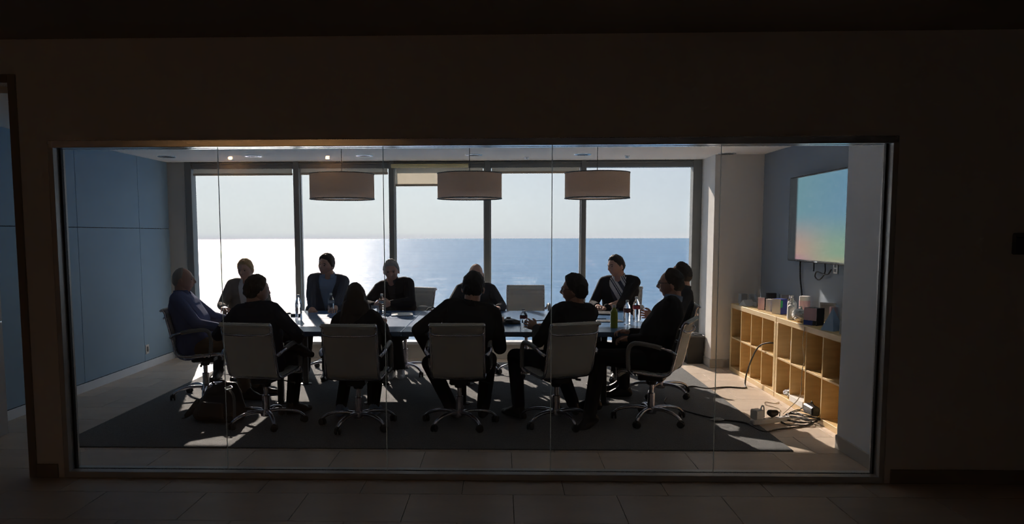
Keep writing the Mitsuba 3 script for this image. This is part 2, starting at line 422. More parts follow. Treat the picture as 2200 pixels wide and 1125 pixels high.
# ------------------------------------------------------------------ conference tables (four tabletops pushed together)
TZ = 0.74
TABLES = [((-2.42, -0.862), (6.50, 7.545), 'dark conference table nearest the viewer on the left, behind the woman with long hair'),
          ((-0.858, 1.32), (6.50, 7.545), 'dark conference table nearest the viewer on the right, carrying the green juice bottle'),
          ((-2.42, -0.862), (7.55, 8.32), 'dark conference table by the windows on the left, before the man with tilted head'),
          ((-0.858, 1.32), (7.55, 8.32), 'dark conference table by the windows on the right, in front of the empty chair')]
for (x0, x1), (y0, y1), lab in TABLES:
    t = thing('conference_table', lab, 'table', 'conference tables pushed together')
    put('tabletop', shape(box(x0, x1, y0, y1, TZ - 0.042, TZ, 0.004), 'table_top'), t)
    for xx in ((-2.05, -1.22) if x0 < -1 else (-0.36, 0.92)):
        yc = (y0 + y1) / 2
        put('leg', shape(cat(box(xx - 0.026, xx + 0.026, yc - 0.026, yc + 0.026, 0.02, TZ - 0.042, 0.005), lathe([(0, .010), (.06, .010), (.06, .018), (.03, .024), (0, .024)], 20).apply_translation((xx, yc, 0))), 'black_plastic'), t)
    put('modesty_rail', shape(box(x0 + 0.3, x1 - 0.3, (y0 + y1) / 2 - 0.02, (y0 + y1) / 2 + 0.02, TZ - 0.10, TZ - 0.042, 0.003), 'black_plastic'), t)

# ------------------------------------------------------------------ office chairs
SIDE = spline([(.268, .388), (.275, .418), (.240, .446), (.10, .437), (-.08, .424), (-.175, .424), (-.232, .452), (-.262, .52), (-.295, .64), (-.338, .79), (-.352, .838), (-.378, .862), (-.402, .846)], 150) * V(.83, 1)


def sling_mesh():
    d = np.gradient(SIDE, axis=0); d /= np.linalg.norm(d, axis=1, keepdims=True)
    nrm = np.stack([d[:, 1], -d[:, 0]], 1)
    if nrm[40, 1] < 0: nrm = -nrm
    arc = np.concatenate([[0], np.cumsum(np.linalg.norm(np.diff(SIDE, axis=0), axis=1))])
    rib = 0.0045 * np.abs(np.sin(np.pi * arc / 0.042))
    outer = SIDE + nrm * (0.006 + rib)[:, None]
    inner = SIDE - nrm * 0.007
    return prism(np.vstack([outer, inner[::-1]]), -0.212, 0.212)


CH = {}
CH['seat_shell'] = shape(sling_mesh(), 'sling', 35)
side3 = lambda x: np.stack([np.full(len(SIDE), x), SIDE[:, 0], SIDE[:, 1] - 0.004], 1)[4:-4:3]
CH['side_rail'] = [shape(tube(side3(s * 0.208), 0.0115, 10, 1.0, (1, 0, 0)), 'chrome', 50) for s in (-1, 1)]
CH['back_crossbar'] = shape(tube(spline([(-.208, -.286, .800), (-.198, -.302, .785), (-.15, -.318, .776), (0, -.324, .774), (.15, -.318, .776), (.198, -.302, .785), (.208, -.286, .800)], 30), 0.0085, 8), 'chrome', 50)
CH['seat_crossbar'] = shape(cat(tube([(-.208, .06, .424), (-.1, .05, .405), (.1, .05, .405), (.208, .06, .424)], 0.011, 8), tube([(-.208, -.14, .414), (-.1, -.10, .400), (.1, -.10, .400), (.208, -.14, .414)], 0.011, 8)), 'chrome', 40)
ARM = [(-.288, .605), (-.24, .632), (-.10, .662), (.06, .678), (.125, .668), (.158, .625), (.162, .54), (.152, .46), (.128, .428)]
ARM = [(y * .83, z) for y, z in ARM]
CH['armrest'], CH['arm_pad'] = [], []
for s in (-1, 1):
    pts = spline([(s * (0.248 if 0 < i < 8 else 0.226), y, z) for i, (y, z) in enumerate(ARM)], 46)
    CH['armrest'].append(shape(tube(pts, 0.0125, 10, 1.35, (1, 0, 0)), 'chrome', 50))
    pad = np.array([q for q in pts if (q[1] > -0.15)])[:-6]
    CH['arm_pad'].append(shape(tube(pad, 0.019, 12, 0.95, (1, 0, 0)), 'arm_vinyl', 60))
CH['gas_column'] = shape(cat(lathe([(0, .085), (.030, .085), (.030, .235), (.0255, .24), (.0, .24)], 20), lathe([(0, .235), (.019, .235), (.019, .41), (0, .41)], 16)), 'chrome', 40)
CH['mechanism'] = shape(cat(box(-.075, .075, -.11, .10, .345, .398, .012), lathe([(0, .31), (.036, .31), (.05, .35), (0, .35)], 18)), 'black_plastic', 40)
CH['lever'] = shape(cat(tube(spline([(.05, .02, .365), (.15, .02, .362), (.20, .03, .350)], 12), 0.005, 6), tube([(.20, .03, .35), (.245, .035, .34)], 0.010, 8)), 'black_plastic', 50)
CH['hub'] = shape(lathe([(0, .066), (.042, .066), (.050, .09), (.044, .118), (.03, .124), (0, .124)], 24), 'chrome', 40)
leg_path = spline([(0.02, 0, .100), (.09, 0, .112), (.18, 0, .108), (.26, 0, .088), (.305, 0, .058)], 18)
CH['base_leg'] = shape(tube(leg_path, np.linspace(.023, .0135, 18), 10, 0.75), 'chrome', 50)
wheel = lambda y0: tube([(0, y0, .028), (0, y0 + .004, .028), (0, y0 + .014, .028), (0, y0 + .018, .028)], [.020, .028, .028, .020], 18)
CH['caster'] = shape(cat(wheel(-.024), wheel(.006), tube([(0, 0, .032), (0, 0, .062)], 0.010, 8), box(-.026, .020, -.006, .006, .028, .056, .003)), 'black_plastic', 40)


def chair(x, y, heading, lab, lift=0.0, spin=0.0):
    """office chair with its column at (x, y); heading: degrees from +y, positive to the left"""
    t = thing('office_chair', lab, 'chair', 'office chairs around the conference table')
    up, base = at(x, y, 0.008 + lift, heading), at(x, y, 0.008, heading + spin)
    put('seat_shell', CH['seat_shell'], t, up)
    for i in (0, 1): put('side_rail', CH['side_rail'][i], t, up)
    put('back_crossbar', CH['back_crossbar'], t, up); put('seat_crossbar', CH['seat_crossbar'], t, up)
    for i in (0, 1):
        a = put('armrest', CH['armrest'][i], t, up); put('arm_pad', CH['arm_pad'][i], a, up)
    put('mechanism', CH['mechanism'], t, up); put('lever', CH['lever'], t, up)
    put('gas_column', CH['gas_column'], t, base @ T().scale([1, 1, 1 + lift * 2.2])); put('hub', CH['hub'], t, base)
    for k in range(5):
        put('base_leg', CH['base_leg'], t, base @ T().rotate([0, 0, 1], 72 * k))
        put('caster', CH['caster'], t, base @ T().rotate([0, 0, 1], 72 * k) @ T().translate([.305, 0, 0]) @ T().rotate([0, 0, 1], 40 + 53 * k))
    return t


chair(-2.85, 7.28, -86, 'cream office chair seen in profile under the man in the blue shirt', 0, 12)
chair(-1.950, 6.245, -10, 'cream office chair seen from behind, right beside the brown bag', 0, 20)
chair(-1.170, 6.18, -2, 'cream office chair seen from behind, holding the long-haired woman', 0, 34)
chair(-0.352, 6.24, 0, 'cream office chair seen from behind, third from the left in the near row', 0, 16)
chair(0.440, 6.29, 24, 'cream office chair turned left under the young man with black glasses', 0, -16)
chair(1.235, 6.40, 66, 'cream office chair turned side-on under the heavy man in a suit', 0, 28)
chair(1.530, 7.48, 84, 'cream office chair mostly hidden behind the heavy man in a suit and glasses', 0.02, 10)
chair(-2.90, 8.70, -160, 'cream office chair by the windows under the sandy-haired man', 0.06)
chair(-1.95, 8.74, 180, 'cream office chair by the windows under the man with the tilted head', 0.06, 30)
chair(-1.09, 8.58, 152, 'cream office chair whose back corner shows right of the grey-haired man', 0.08, 15)
chair(-0.31, 8.74, 180, 'cream office chair by the windows under the bald man', 0.06)
chair(0.262, 8.60, 180, 'empty cream office chair with its back to the window', 0.10, 10)
chair(1.30, 8.74, 160, 'cream office chair by the windows under the short-haired man leaning aside', 0.08)

# ------------------------------------------------------------------ people
def head_points(d, receded=False):
    x, y, z = d[:, 0], d[:, 1], d[:, 2]
    P = d * V(.0765, .097, .118)
    ss = lambda a, b, v: (lambda t: t * t * (3 - 2 * t))(np.clip((v - a) / (b - a), 0, 1))
    G = lambda v, s: np.exp(-(v / s) ** 2)
    low = ss(0.05, 0.95, -z)
    P[:, 0] *= 1 - .30 * low
    front = ss(-.1, .5, y)
    P[:, 1] *= 1 - (1 - front) * .42 * ss(.1, .85, -z)
    P[:, 1] -= front * .006 * ss(.55, .95, z)
    P[:, 1] += front * (.021 * G(x, .17) * G(z + .20, .13) + .012 * G(x, .10) * G(z + .02, .16) + .006 * G(z - .22, .08) * G(x, .5)
                        - .010 * G(np.abs(x) - .36, .16) * G(z - .07, .10) + .008 * G(x, .26) * G(z + .50, .07) - .003 * G(x, .3) * G(z + .575, .03)
                        + .008 * G(x, .28) * G(z + .83, .14) - .004 * G(z + .68, .07) * G(x, .4) + .004 * G(np.abs(x) - .55, .2) * G(z + .12, .18))
    return P


ICO = trimesh.creation.icosphere(subdivisions=5, radius=1.0)
ICO4 = trimesh.creation.icosphere(subdivisions=4, radius=1.0)
HAIRLINE = {'short': [.62, .58, .30, -.12, -.52, -.84], 'receding': [.82, .80, .34, -.12, -.52, -.84], 'bald': [1.3, 1.3, 1.2, .22, -.35, -.80], 'long': [.60, .50, .05, -.4, -.8, -.95]}


def hair_mesh(style, thick, seed, tuft=0.0):
    d = ICO4.vertices.copy()
    P = head_points(d)
    az = np.degrees(np.abs(np.arctan2(d[:, 0], d[:, 1])))
    line = np.interp(az, [0, 38, 62, 88, 120, 180], HAIRLINE[style])
    t = np.clip((d[:, 2] - line + .06) / .26, 0, 1); t = t * t * (3 - 2 * t)
    n = meshkit.fbm(d * V(9, 9, 5) + seed, 4, seed) - .5
    th = thick * (0.75 + .5 * np.clip(d[:, 2], 0, 1)) + .022 * n + tuft * np.clip(d[:, 2], 0, 1) ** 3 * np.clip(d[:, 1], 0, 1)
    if style == 'bald': th = thick * 0.5 + .004 * n
    return trimesh.Trimesh(P + d * (t * th - .005 * (1 - t))[:, None], ICO4.faces, process=False)


def rotm(yaw, pitch, roll):
    """columns: right, forward, up; yaw to the left, pitch up, roll to the right"""
    c, s = np.cos, np.sin
    y, p, r = R_(yaw), R_(pitch), R_(roll)
    Rz = np.array([[c(y), -s(y), 0], [s(y), c(y), 0], [0, 0, 1]])
    Rx = np.array([[1, 0, 0], [0, c(p), -s(p)], [0, s(p), c(p)]])
    Ry = np.array([[c(r), 0, s(r)], [0, 1, 0], [-s(r), 0, c(r)]])
    return Rz @ Rx @ Ry


def ik(a, b, l1, l2, pole):
    """(middle joint, end) of a two-bone limb from a towards b, bending towards pole"""
    a, b = np.asarray(a, float), np.asarray(b, float)
    d = np.linalg.norm(b - a); dm = min(d, (l1 + l2) * .995)
    u = unit(b - a); b = a + u * dm
    x = (l1 * l1 - l2 * l2 + dm * dm) / (2 * dm); h = math.sqrt(max(l1 * l1 - x * x, 0))
    w = np.asarray(pole, float); w = unit(w - (w @ u) * u)
    return a + u * x + w * h, b


def hand_solid(wrist, d, nrm, side, curl, s=1.0):
    """a hand from the wrist along d, its palm facing nrm; side +1 right, -1 left; curl in degrees per finger joint"""
    d = unit(d); n = unit(nrm - (np.asarray(nrm) @ d) * d)
    a = np.cross(d, n) * side            # towards the thumb
    kn = [wrist + s * (d * L + a * o) for L, o in ((.088, .030), (.092, .010), (.088, -.011), (.080, -.030))]
    parts = [hull((wrist, .024 * s), (kn[0] - d * .012, .013 * s), (kn[1] - d * .012, .0135 * s), (kn[2] - d * .012, .013 * s), (kn[3] - d * .012, .012 * s), (wrist + a * .024 + d * .03, .014 * s), seg=12)]
    for k, (L, r) in enumerate(((.074, .0088), (.082, .0090), (.076, .0086), (.060, .0078))):
        q, ang = kn[k] - d * .008, curl * .55
        for j, fr_ in enumerate((.46, .31, .23)):
            dirv = math.cos(R_(ang)) * d + math.sin(R_(ang)) * n + a * (.10, .02, -.05, -.13)[k]
            e = q + unit(dirv) * L * fr_ * s
            parts.append(hull((q, r * s * (1 - .10 * j)), (e, r * s * (.90 - .10 * j)), seg=10))
            q, ang = e, ang + curl
    b0 = wrist + s * (d * .028 + a * .026)
    b1 = b0 + s * .042 * unit(d * .75 + a * .62 + n * .25)
    b2 = b1 + s * .033 * unit(d * .95 + a * .15 + n * .30)
    parts += [hull((b0, .013 * s), (b1, .0105 * s), seg=10), hull((b1, .0105 * s), (b2, .0082 * s), seg=10)]
    return soft(join(parts), 0.007, 4)


def ring_collar(c, up, fwd_, r, h):
    """folded shirt collar around the neck"""
    right = np.cross(fwd_, up)
    v, f, n = [], [], 26
    for j, (rr, zz) in enumerate(((r * .94, -.012), (r * .98, h + .006), (r * 1.06, h + .009), (r * 1.15, -.004), (r * 1.06, -.010))):
        for k in range(n):
            t = (k / (n - 1) * 310 + 25 - 90 + 90) * np.pi / 180
            dirv = np.sin(t) * right + np.cos(t) * fwd_
            v.append(c + dirv * rr * (1 + .12 * max(np.cos(t), 0)) + up * (zz - .014 * max(np.cos(t), 0)))
    for j in range(5):
        for k in range(n - 1):
            A, B, C, D = j * n + k, j * n + k + 1, ((j + 1) % 5) * n + k, ((j + 1) % 5) * n + k + 1
            f += [(A, B, D), (A, D, C)]
    for e in (0, n - 1):
        q = [j * n + e for j in range(5)]
        f += [(q[0], q[1], q[2]), (q[0], q[2], q[3]), (q[0], q[3], q[4])]
    m = trimesh.Trimesh(v, f, process=False); trimesh.repair.fix_normals(m)
    return m


def paint(name, c, rough=0.8, **kw):
    if name not in scene: scene[name] = pr(c, rough, **kw)
    return name


def person(lab, hip, neck, heading, head, hands, feet, skin='skin_fair', hair=('short', .012), hair_col='hair_dark', top='jacket', top_col='cloth_black', shirt_col=None,
           trouser_col='cloth_black', shoe_col='shoe_black', open_front=False, size=1.0, head_shift=(0, 0, 0), elbow=((-.6, -.5, -.6), (.6, -.5, -.6)), knee=None, glasses=None, belly=0.0,
           palms=None, curls=(35, 35), collar=True, female=False, twist=0.0, beard=False, thigh=.43, shin=.43, stretch=None):
    t = thing('person', lab, 'person', 'people seated at the conference table')
    H, N = V(*hip), V(*neck)
    Rb = rotm(heading, 0, 0)
    u = unit(N - H); r = Rb[:, 0]; r = unit(r - (r @ u) * u)
    Rt = rotm(heading + twist, 0, 0); rs = Rt[:, 0]; rs = unit(rs - (rs @ u) * u)
    f, fs = np.cross(u, r), np.cross(u, rs)
    L = np.linalg.norm(N - H); k = size * (0.90 if female else 1.0)
    secs = [(0.0, .088, .108, .00, r, f), (.22, .070, .100 + belly * .5, .02 + belly * .6, r, f), (.45, .072, .105 + belly * .4, .02 + belly * .5, (r + rs) / 2, (f + fs) / 2), (.72, .088, .104, .012, rs, fs), (.90, .125, .062, -.004, rs, fs)]
    W_ = lambda s, off, e: [(H + u * L * s[0] + s[4] * q * s[1] * k + s[5] * (s[3] + off), s[2] * k + e) for q in (-1, 1)]

    def torso(e, extra=0.0):
        out = []
        for a, b in zip(secs[:-1], secs[1:]): out.append(hull(*W_(a, 0, e + extra), *W_(b, 0, e)))
        return out
    S = [N - u * .062 + rs * q * .172 * k for q in (-1, 1)]
    lu, lf = .285 * size, .255 * size
    arms, legs, cuffs = [], [], []
    Hips = [H + r * q * .088 * k + f * .03 for q in (-1, 1)]
    up_w = V(0, 0, 1)
    body = torso(0.0) + [hull((N - u * .075, .070 * k), (N + u * .02, .060 * k)), hull((N - u * .035, .056 * k), *[(s_ + u * .012, .046 * k) for s_ in S])]
    topm = torso(.016, .010) + [hull((N - u * .085, .082 * k), (N - u * .002, .068 * k)), hull((N - u * .030, .064 * k), *[(s_ + u * .014, .058 * k) for s_ in S])]
    trous = [hull(*W_(secs[0], 0, .012), *[(p, .095 * k) for p in Hips])]
    handm, shoes = [], []
    for i, q in enumerate((-1, 1)):
        pole = Rt @ V(*elbow[i])
        E_, Wr = ik(S[i], V(*hands[i]), lu, lf, pole)
        body += [hull((S[i], .052 * k), (E_, .041 * k)), hull((E_, .040 * k), (Wr, .027 * k))]
        topm += [hull((S[i], .066 * k), (E_, .054 * k)), hull((E_, .054 * k), (Wr - unit(Wr - E_) * .012, .040 * k))]
        dirv = unit(Wr - E_)
        pal = V(*palms[i]) if palms and palms[i] is not None else V(0, 0, -1)
        if palms and palms[i] is not None and len(palms[i]) == 6: dirv, pal = unit(V(*palms[i][3:])), V(*palms[i][:3])
        handm.append(hand_solid(Wr + dirv * .006, dirv, pal, q, curls[i], k))
        F = V(*feet[i][:3]); toe = unit(V(*feet[i][3:]))
        kp = V(*knee[i]) if knee else (f * .7 + up_w)
        A_ = F
        Kn, A_ = ik(Hips[i], A_, thigh * size, shin * size, kp)
        body += [hull((Hips[i], .082 * k), (Kn, .054 * k)), hull((Kn, .052 * k), (A_, .036 * k))]
        trous += [hull((Hips[i], .096 * k), (Kn, .068 * k)), hull((Kn, .068 * k), (A_ - unit(A_ - Kn) * .01, .054 * k))]
        sd = unit(A_ - Kn); sole = unit(np.cross(np.cross(toe, sd), toe)) if abs(toe @ sd) < .98 else V(0, 0, -1)
        heel = A_ + sole * .055 - toe * .045; ball_ = A_ + sole * .066 + toe * .125; tip = A_ + sole * .068 + toe * .178
        body += [hull((A_, .036 * k), (heel, .028 * k)), hull((A_, .034 * k), (ball_, .024 * k))]
        shoes.append(soft(join([hull((A_ - sole * .01, .046 * k), (heel, .036), (A_ + toe * .05 + sole * .03, .038)), hull((heel, .036), (ball_ + np.cross(toe, sole) * .012, .032), (ball_ - np.cross(toe, sole) * .012, .032), (A_ + toe * .05 + sole * .03, .036)), hull((ball_, .033), (tip, .027))]), .02, 4))
    B = soft(join(body), .022, 8)
    Rh = rotm(*head)
    pivot = N + u * .006
    C = pivot + Rh @ V(0, .022, .115) * size + V(*head_shift)
    hs = size * (0.95 if female else 1.0)
    hm = trimesh.Trimesh(C + (head_points(ICO.vertices) * hs) @ Rh.T, ICO.faces, process=False)
    neckp = hull((N - u * .03, .060 * k), (C + Rh @ V(0, -.022, -.055) * hs, .060 * hs), seg=24)
    ears = []
    for q in (-1, 1):
        e = ball((0, 0, 0), 1, 20).scale([.011, .021, .033]).rotate([0, -8 * q, -18 * q]).translate([q * .0765, -.012, -.006])
        M4 = np.hstack([Rh * hs, C[:, None]])
        ears.append(e.transform(M4))
    full = join([B, mn(hm), soft(neckp, .02, 2)] + ears + handm)
    put('body', shape(tm(full), skin, 50), t)
    TP = soft(join(topm), .022, 8)
    loc = np.stack([rs, fs, u], 1)
    if open_front:
        half, deep = (.075, .40) if open_front is True else open_front
        vv = [(0, -.36), (half, -.02), (half * .9, .10), (-half * .9, .10), (-half, -.02)]
        wedge = trimesh.creation.extrude_polygon(__import__('shapely.geometry', fromlist=['x']).Polygon(vv), .40, engine='earcut')
        w = wedge.vertices; wedge.vertices = np.stack([w[:, 0], w[:, 2] + .02, w[:, 1]], 1) @ loc.T + N - u * .03
        if wedge.volume < 0: wedge.invert()
        TP = TP - mn(wedge)
    g = put(top, shape(tm(TP), top_col, 50), t)
    if shirt_col and open_front:
        put('shirt', shape(tm(soft(join(torso(.006)[1:] + [hull((N - u * .085, .074 * k), (N - u * .02, .058 * k))]), .025, 6)), shirt_col, 50), t)
    if collar:
        put('collar', shape(ring_collar(N - u * .004, u, fs, .066 * k, .030), shirt_col or top_col, 40), t)
    put('trousers', shape(tm(soft(join(trous), .025, 8)), trouser_col, 50), t)
    for s_ in shoes: put('shoe', shape(tm(s_), shoe_col, 50), t)
    place = lambda m: trimesh.Trimesh(C + (np.asarray(m.vertices) * hs) @ Rh.T, m.faces, process=False)
    if hair:
        hmesh = hair_mesh(hair[0], hair[1], len(used_keys) % 13, hair[2] if len(hair) > 2 else 0.0)
        if hair[0] == 'long':
            loc_h = [hull(((0, -.035, .03), .088), ((0, -.075, -.10), .074)), hull(((-.055, -.060, -.06), .056), ((.055, -.060, -.06), .056), ((-.095, -.075, -.20), .048), ((.095, -.075, -.20), .048)),
                     hull(((-.095, -.075, -.20), .048), ((.095, -.075, -.20), .048), ((-.07, -.10, -.30), .034), ((.065, -.10, -.33), .032)),
                     hull(((.062, .0, .01), .032), ((.115, .0, -.17), .026)), hull(((-.062, .0, .01), .032), ((-.115, .0, -.17), .026))]
            q = tm(soft(join([mn(hmesh)] + loc_h), .014, 6))
            n_ = meshkit.fbm(q.vertices * V(70, 70, 12), 3, 5) - .5
            q.vertices = q.vertices + q.vertex_normals * (n_ * .014)[:, None]
            hmesh = q
        put('hair', shape(place(hmesh), hair_col, 60), t)
    for q in (-1, 1):
        eye = trimesh.creation.icosphere(subdivisions=2, radius=.0095); eye.apply_translation((q * .029, .0775, .008))
        put('eye', shape(place(eye), 'eye_dark', True), t)
        brow = tube(spline([(q * .014, .0945, .026), (q * .03, .0920, .030), (q * .047, .0815, .025)], 8), [.002, .003, .0032, .0034, .0032, .003, .0026, .0015], 6)
        if hair and hair[0] != 'long': put('eyebrow', shape(place(brow), hair_col, True), t)
    if beard:
        d = ICO4.vertices; P = head_points(d)
        mk = np.clip((-.30 - d[:, 2]) / .15, 0, 1) * np.clip((d[:, 1] + .05) / .3, 0, 1) * (1 - .9 * np.exp(-(d[:, 0] / .22) ** 2 - ((d[:, 2] + .52) / .07) ** 2) * (d[:, 1] > 0))
        put('beard', shape(place(trimesh.Trimesh(P + d * (mk * .0075 - .004)[:, None], ICO4.faces, process=False)), hair_col, True), t)
    if glasses:
        gl = []
        for q in (-1, 1):
            a_ = np.linspace(0, 2 * np.pi, 25)
            ring = np.stack([q * .031 + .0235 * np.cos(a_), .1035 - .35 * np.abs(np.abs(q * .031 + .0235 * np.cos(a_)) - .02) + 0 * a_, .006 + .0175 * np.sin(a_)], 1)
            gl.append(tube(ring, .0022, 6)); gl.append(tube([(q * .055, .092, .011), (q * .074, .05, .012), (q * .080, -.005, .012), (q * .078, -.025, -.004)], .0020, 6))
        gl.append(tube([(-.010, .106, .010), (0, .110, .012), (.010, .106, .010)], .0020, 6))
        put('glasses', shape(place(cat(*gl)), glasses, 40), t)
    return t


for nm, c in (('skin_fair', (.50, .29, .215)), ('skin_tan', (.40, .22, .15)), ('skin_brown', (.25, .135, .085)), ('hair_dark', (.018, .013, .010)), ('hair_black', (.010, .009, .009)), ('hair_grey', (.30, .28, .25)),
              ('hair_sandy', (.42, .26, .12)), ('hair_brown', (.032, .022, .015)), ('cloth_black', (.014, .014, .016)), ('cloth_navy', (.016, .02, .032)), ('cloth_charcoal', (.03, .031, .035)), ('cloth_grey', (.17, .15, .13)),
              ('cloth_blue', (.10, .12, .22)), ('cloth_lightblue', (.22, .30, .42)), ('cloth_khaki', (.17, .12, .075)), ('cloth_white', (.60, .60, .60)), ('cloth_bluegrey', (.045, .055, .075)), ('cloth_jeans', (.02, .024, .034)),
              ('shoe_black', (.012, .011, .011)), ('shoe_white', (.62, .62, .62)), ('shoe_brown', (.05, .03, .018)), ('eye_dark', (.09, .065, .05)), ('frame_black', (.008, .008, .008))):
    paint(nm, c, 0.45 if nm.startswith(('skin', 'shoe', 'eye', 'frame')) else (0.6 if nm.startswith('hair') else 0.9), spec=0.35 if not nm.startswith('cloth') else 0.15)
scene['cloth_stripe'] = pr(mikit.proc(lambda p, n, uv: mix((.62, .62, .62), (.06, .07, .10), smoothstep(.45, .55, noise((p.x * .8 + p.z * .45) * 105, 0, 0)))), 0.85, spec=0.1)

# left end
person('balding man in a blue shirt in profile at the left end of the table', (-2.99, 7.28, .505), (-3.055, 7.28, 1.008), -84, (-78, 2, 0), [(-2.60, 7.46, .715), (-2.60, 7.14, .690)],
       [(-2.40, 7.42, .10, 1, .05, 0), (-2.43, 7.16, .10, 1, -.05, 0)], hair=('bald', .010), hair_col='hair_grey', top='shirt', top_col='cloth_blue', trouser_col='cloth_khaki', shoe_col='shoe_brown', belly=.06, curls=(30, 30),
       elbow=((-.5, -.6, -.6), (.5, -.6, -.6)))
# far side, left to right
person('sandy-haired man in a grey jacket against the brightest window', (-2.89, 8.66, .53), (-2.86, 8.60, 1.050), 182, (172, -6, 0), [(-2.64, 8.18, .783), (-2.98, 8.18, .783)],
       [(-2.86, 8.22, .10, 0, -1, 0), (-3.08, 8.22, .10, 0, -1, 0)], hair=('short', .014), hair_col='hair_sandy', top_col='cloth_grey', shirt_col='cloth_white', open_front=True)
person('dark-haired man in a blazer and open blue shirt, his head tilted', (-2.00, 8.72, .55), (-1.955, 8.66, 1.106), 184, (160, -2, -14), [(-1.78, 8.16, .783), (-2.04, 8.20, .783)],
       [(-1.90, 8.25, .10, 0, -1, 0), (-2.14, 8.25, .10, 0, -1, 0)], hair=('short', .016, .012), hair_col='hair_dark', top_col='cloth_bluegrey', shirt_col='cloth_lightblue', open_front=(.10, .4), palms=(None, None), head_shift=(-.035, 0, 0))
person('grey-haired man in a dark jacket holding a water bottle on the table', (-1.10, 8.62, .55), (-1.215, 8.50, 1.050), 172, (184, -12, 2), [(-1.178, 8.100, .835), (-1.352, 8.115, .815)],
       [(-1.12, 8.40, .09, .1, -1, 0), (-1.215, 8.34, .09, -.1, -1, 0)], hair=('short', .014), hair_col='hair_grey', top_col='cloth_black', shirt_col='cloth_charcoal', open_front=(.05, .4), shoe_col='shoe_white',
       palms=((-1, -.1, 0, -.55, -.65, .05), (1, -.1, 0, .62, -.55, .05)), curls=(48, 48), elbow=((-.9, -.2, -.5), (.9, -.2, -.5)))
person('bald man mostly hidden behind the broad man with his back turned', (-.30, 8.72, .53), (-.30, 8.62, 1.0), 180, (186, -10, 0), [(-.05, 8.18, .783), (-.52, 8.18, .783)],
       [(-.20, 8.25, .10, 0, -1, 0), (-.42, 8.25, .10, 0, -1, 0)], hair=('bald', .006), hair_col='hair_grey', top_col='cloth_charcoal')
person('short-haired man in a dark jacket over a striped shirt, by the window', (1.34, 8.70, .53), (1.285, 8.62, 1.086), 158, (122, -6, 4), [(1.10, 8.28, .775), (1.02, 8.36, .785)],
       [(1.20, 8.20, .10, -.3, -1, 0), (1.02, 8.25, .10, -.3, -1, 0)], hair=('short', .012, .010), hair_col='hair_dark', top_col='cloth_black', shirt_col='cloth_stripe', open_front=(.095, .4))
# right end
person('half hidden man at the right end of the table gesturing with an open hand', (1.62, 7.50, .51), (1.735, 7.50, 1.040), 88, (78, -2, 0), [(1.36, 7.24, .70), (1.445, 7.42, .785)],
       [(1.16, 7.36, .10, -1, 0, 0), (1.18, 7.62, .10, -1, 0, 0)], hair=('receding', .012), hair_col='hair_dark', top_col='cloth_charcoal', palms=(None, (0, -1, .2, -1, -.15, .12)), curls=(25, 22))
# near side, right to left
person('heavy man in a black suit and glasses with one leg stretched out', (1.285, 6.44, .505), (1.415, 6.46, 1.025), 72, (76, 0, 0), [(1.06, 6.42, .695), (1.075, 6.52, .735)],
       [(.70, 6.17, .105, -.62, -.55, -.25), (.80, 6.78, .10, -1, .15, 0)], hair=('receding', .014, .0), hair_col='hair_dark', top_col='cloth_black', shirt_col='cloth_lightblue', glasses='frame_black', belly=.05, knee=[(-.55, 0, .9), (-.3, 0, 1)],
       curls=(40, 40), palms=((0, .3, -1), (0, -.3, -1)), elbow=((-.3, -.9, -.5), (.3, -.9, -.5)), thigh=.46, shin=.48)
person('young man with black glasses in a dark sweater, turned left', (.505, 6.33, .505), (.595, 6.28, .985), 34, (72, 2, 0), [(.285, 6.46, .775), (.42, 6.58, .76)],
       [(.135, 6.50, .10, -.5, .6, 0), (.61, 6.62, .10, .1, 1, 0)], skin='skin_tan', hair=('short', .020, .014), hair_col='hair_black', top='sweater', top_col='cloth_black', trouser_col='cloth_jeans', glasses='frame_black',
       curls=(18, 24), elbow=((-.6, -.5, -.6), (.25, -.3, -.9)), palms=((.6, .4, -.5, -.5, .45, .25), (-.6, -.2, -.6, -.6, .5, .1)))
person('broad man in a black suit with his back turned, one elbow out', (-.33, 6.30, .505), (-.250, 6.30, .995), 4, (-4, -6, 3), [(-.600, 6.38, .565), (-.03, 6.62, .783)],
       [(-.435, 6.48, .10, -.2, 1, 0), (-.165, 6.50, .10, .1, 1, 0)], hair=('short', .014), hair_col='hair_black', top_col='cloth_black', size=1.07, elbow=((-1, -.35, -.45), (.12, -.3, -.9)), palms=((1, 0, 0, .05, .35, -1), None),
       knee=[(-.6, .8, .7), (.15, .8, .7)], twist=-4)
person('woman with long dark hair seen from behind, between the two dark-suited men', (-1.165, 6.26, .505), (-1.200, 6.28, .922), -4, (14, -4, 0), [(-1.37, 6.60, .783), (-1.02, 6.60, .783)],
       [(-1.385, 6.52, .10, 0, 1, 0), (-1.105, 6.54, .10, .1, 1, 0)], hair=('long', .014), hair_col='hair_brown', top='sweater', top_col='cloth_black', trouser_col='cloth_black', shoe_col='cloth_lightblue', collar=False, female=True, elbow=((-.35, -.4, -.8), (.35, -.4, -.8)))
person('dark-haired man seen from behind with his legs crossed and head turned right', (-1.985, 6.29, .505), (-2.045, 6.30, .982), -32, (-52, -2, 2), [(-2.20, 6.58, .783), (-1.76, 6.46, .63)],
       [(-1.725, 6.385, .640, .92, -.20, -.30), (-1.83, 6.60, .10, .6, .8, 0)], hair=('short', .016), hair_col='hair_brown', top_col='cloth_navy', shoe_col='shoe_black',
       twist=20, knee=[(-.3, 1, .7), (.2, .9, .6)], elbow=((-.8, -.3, -.5), (1, -.4, -.4)))

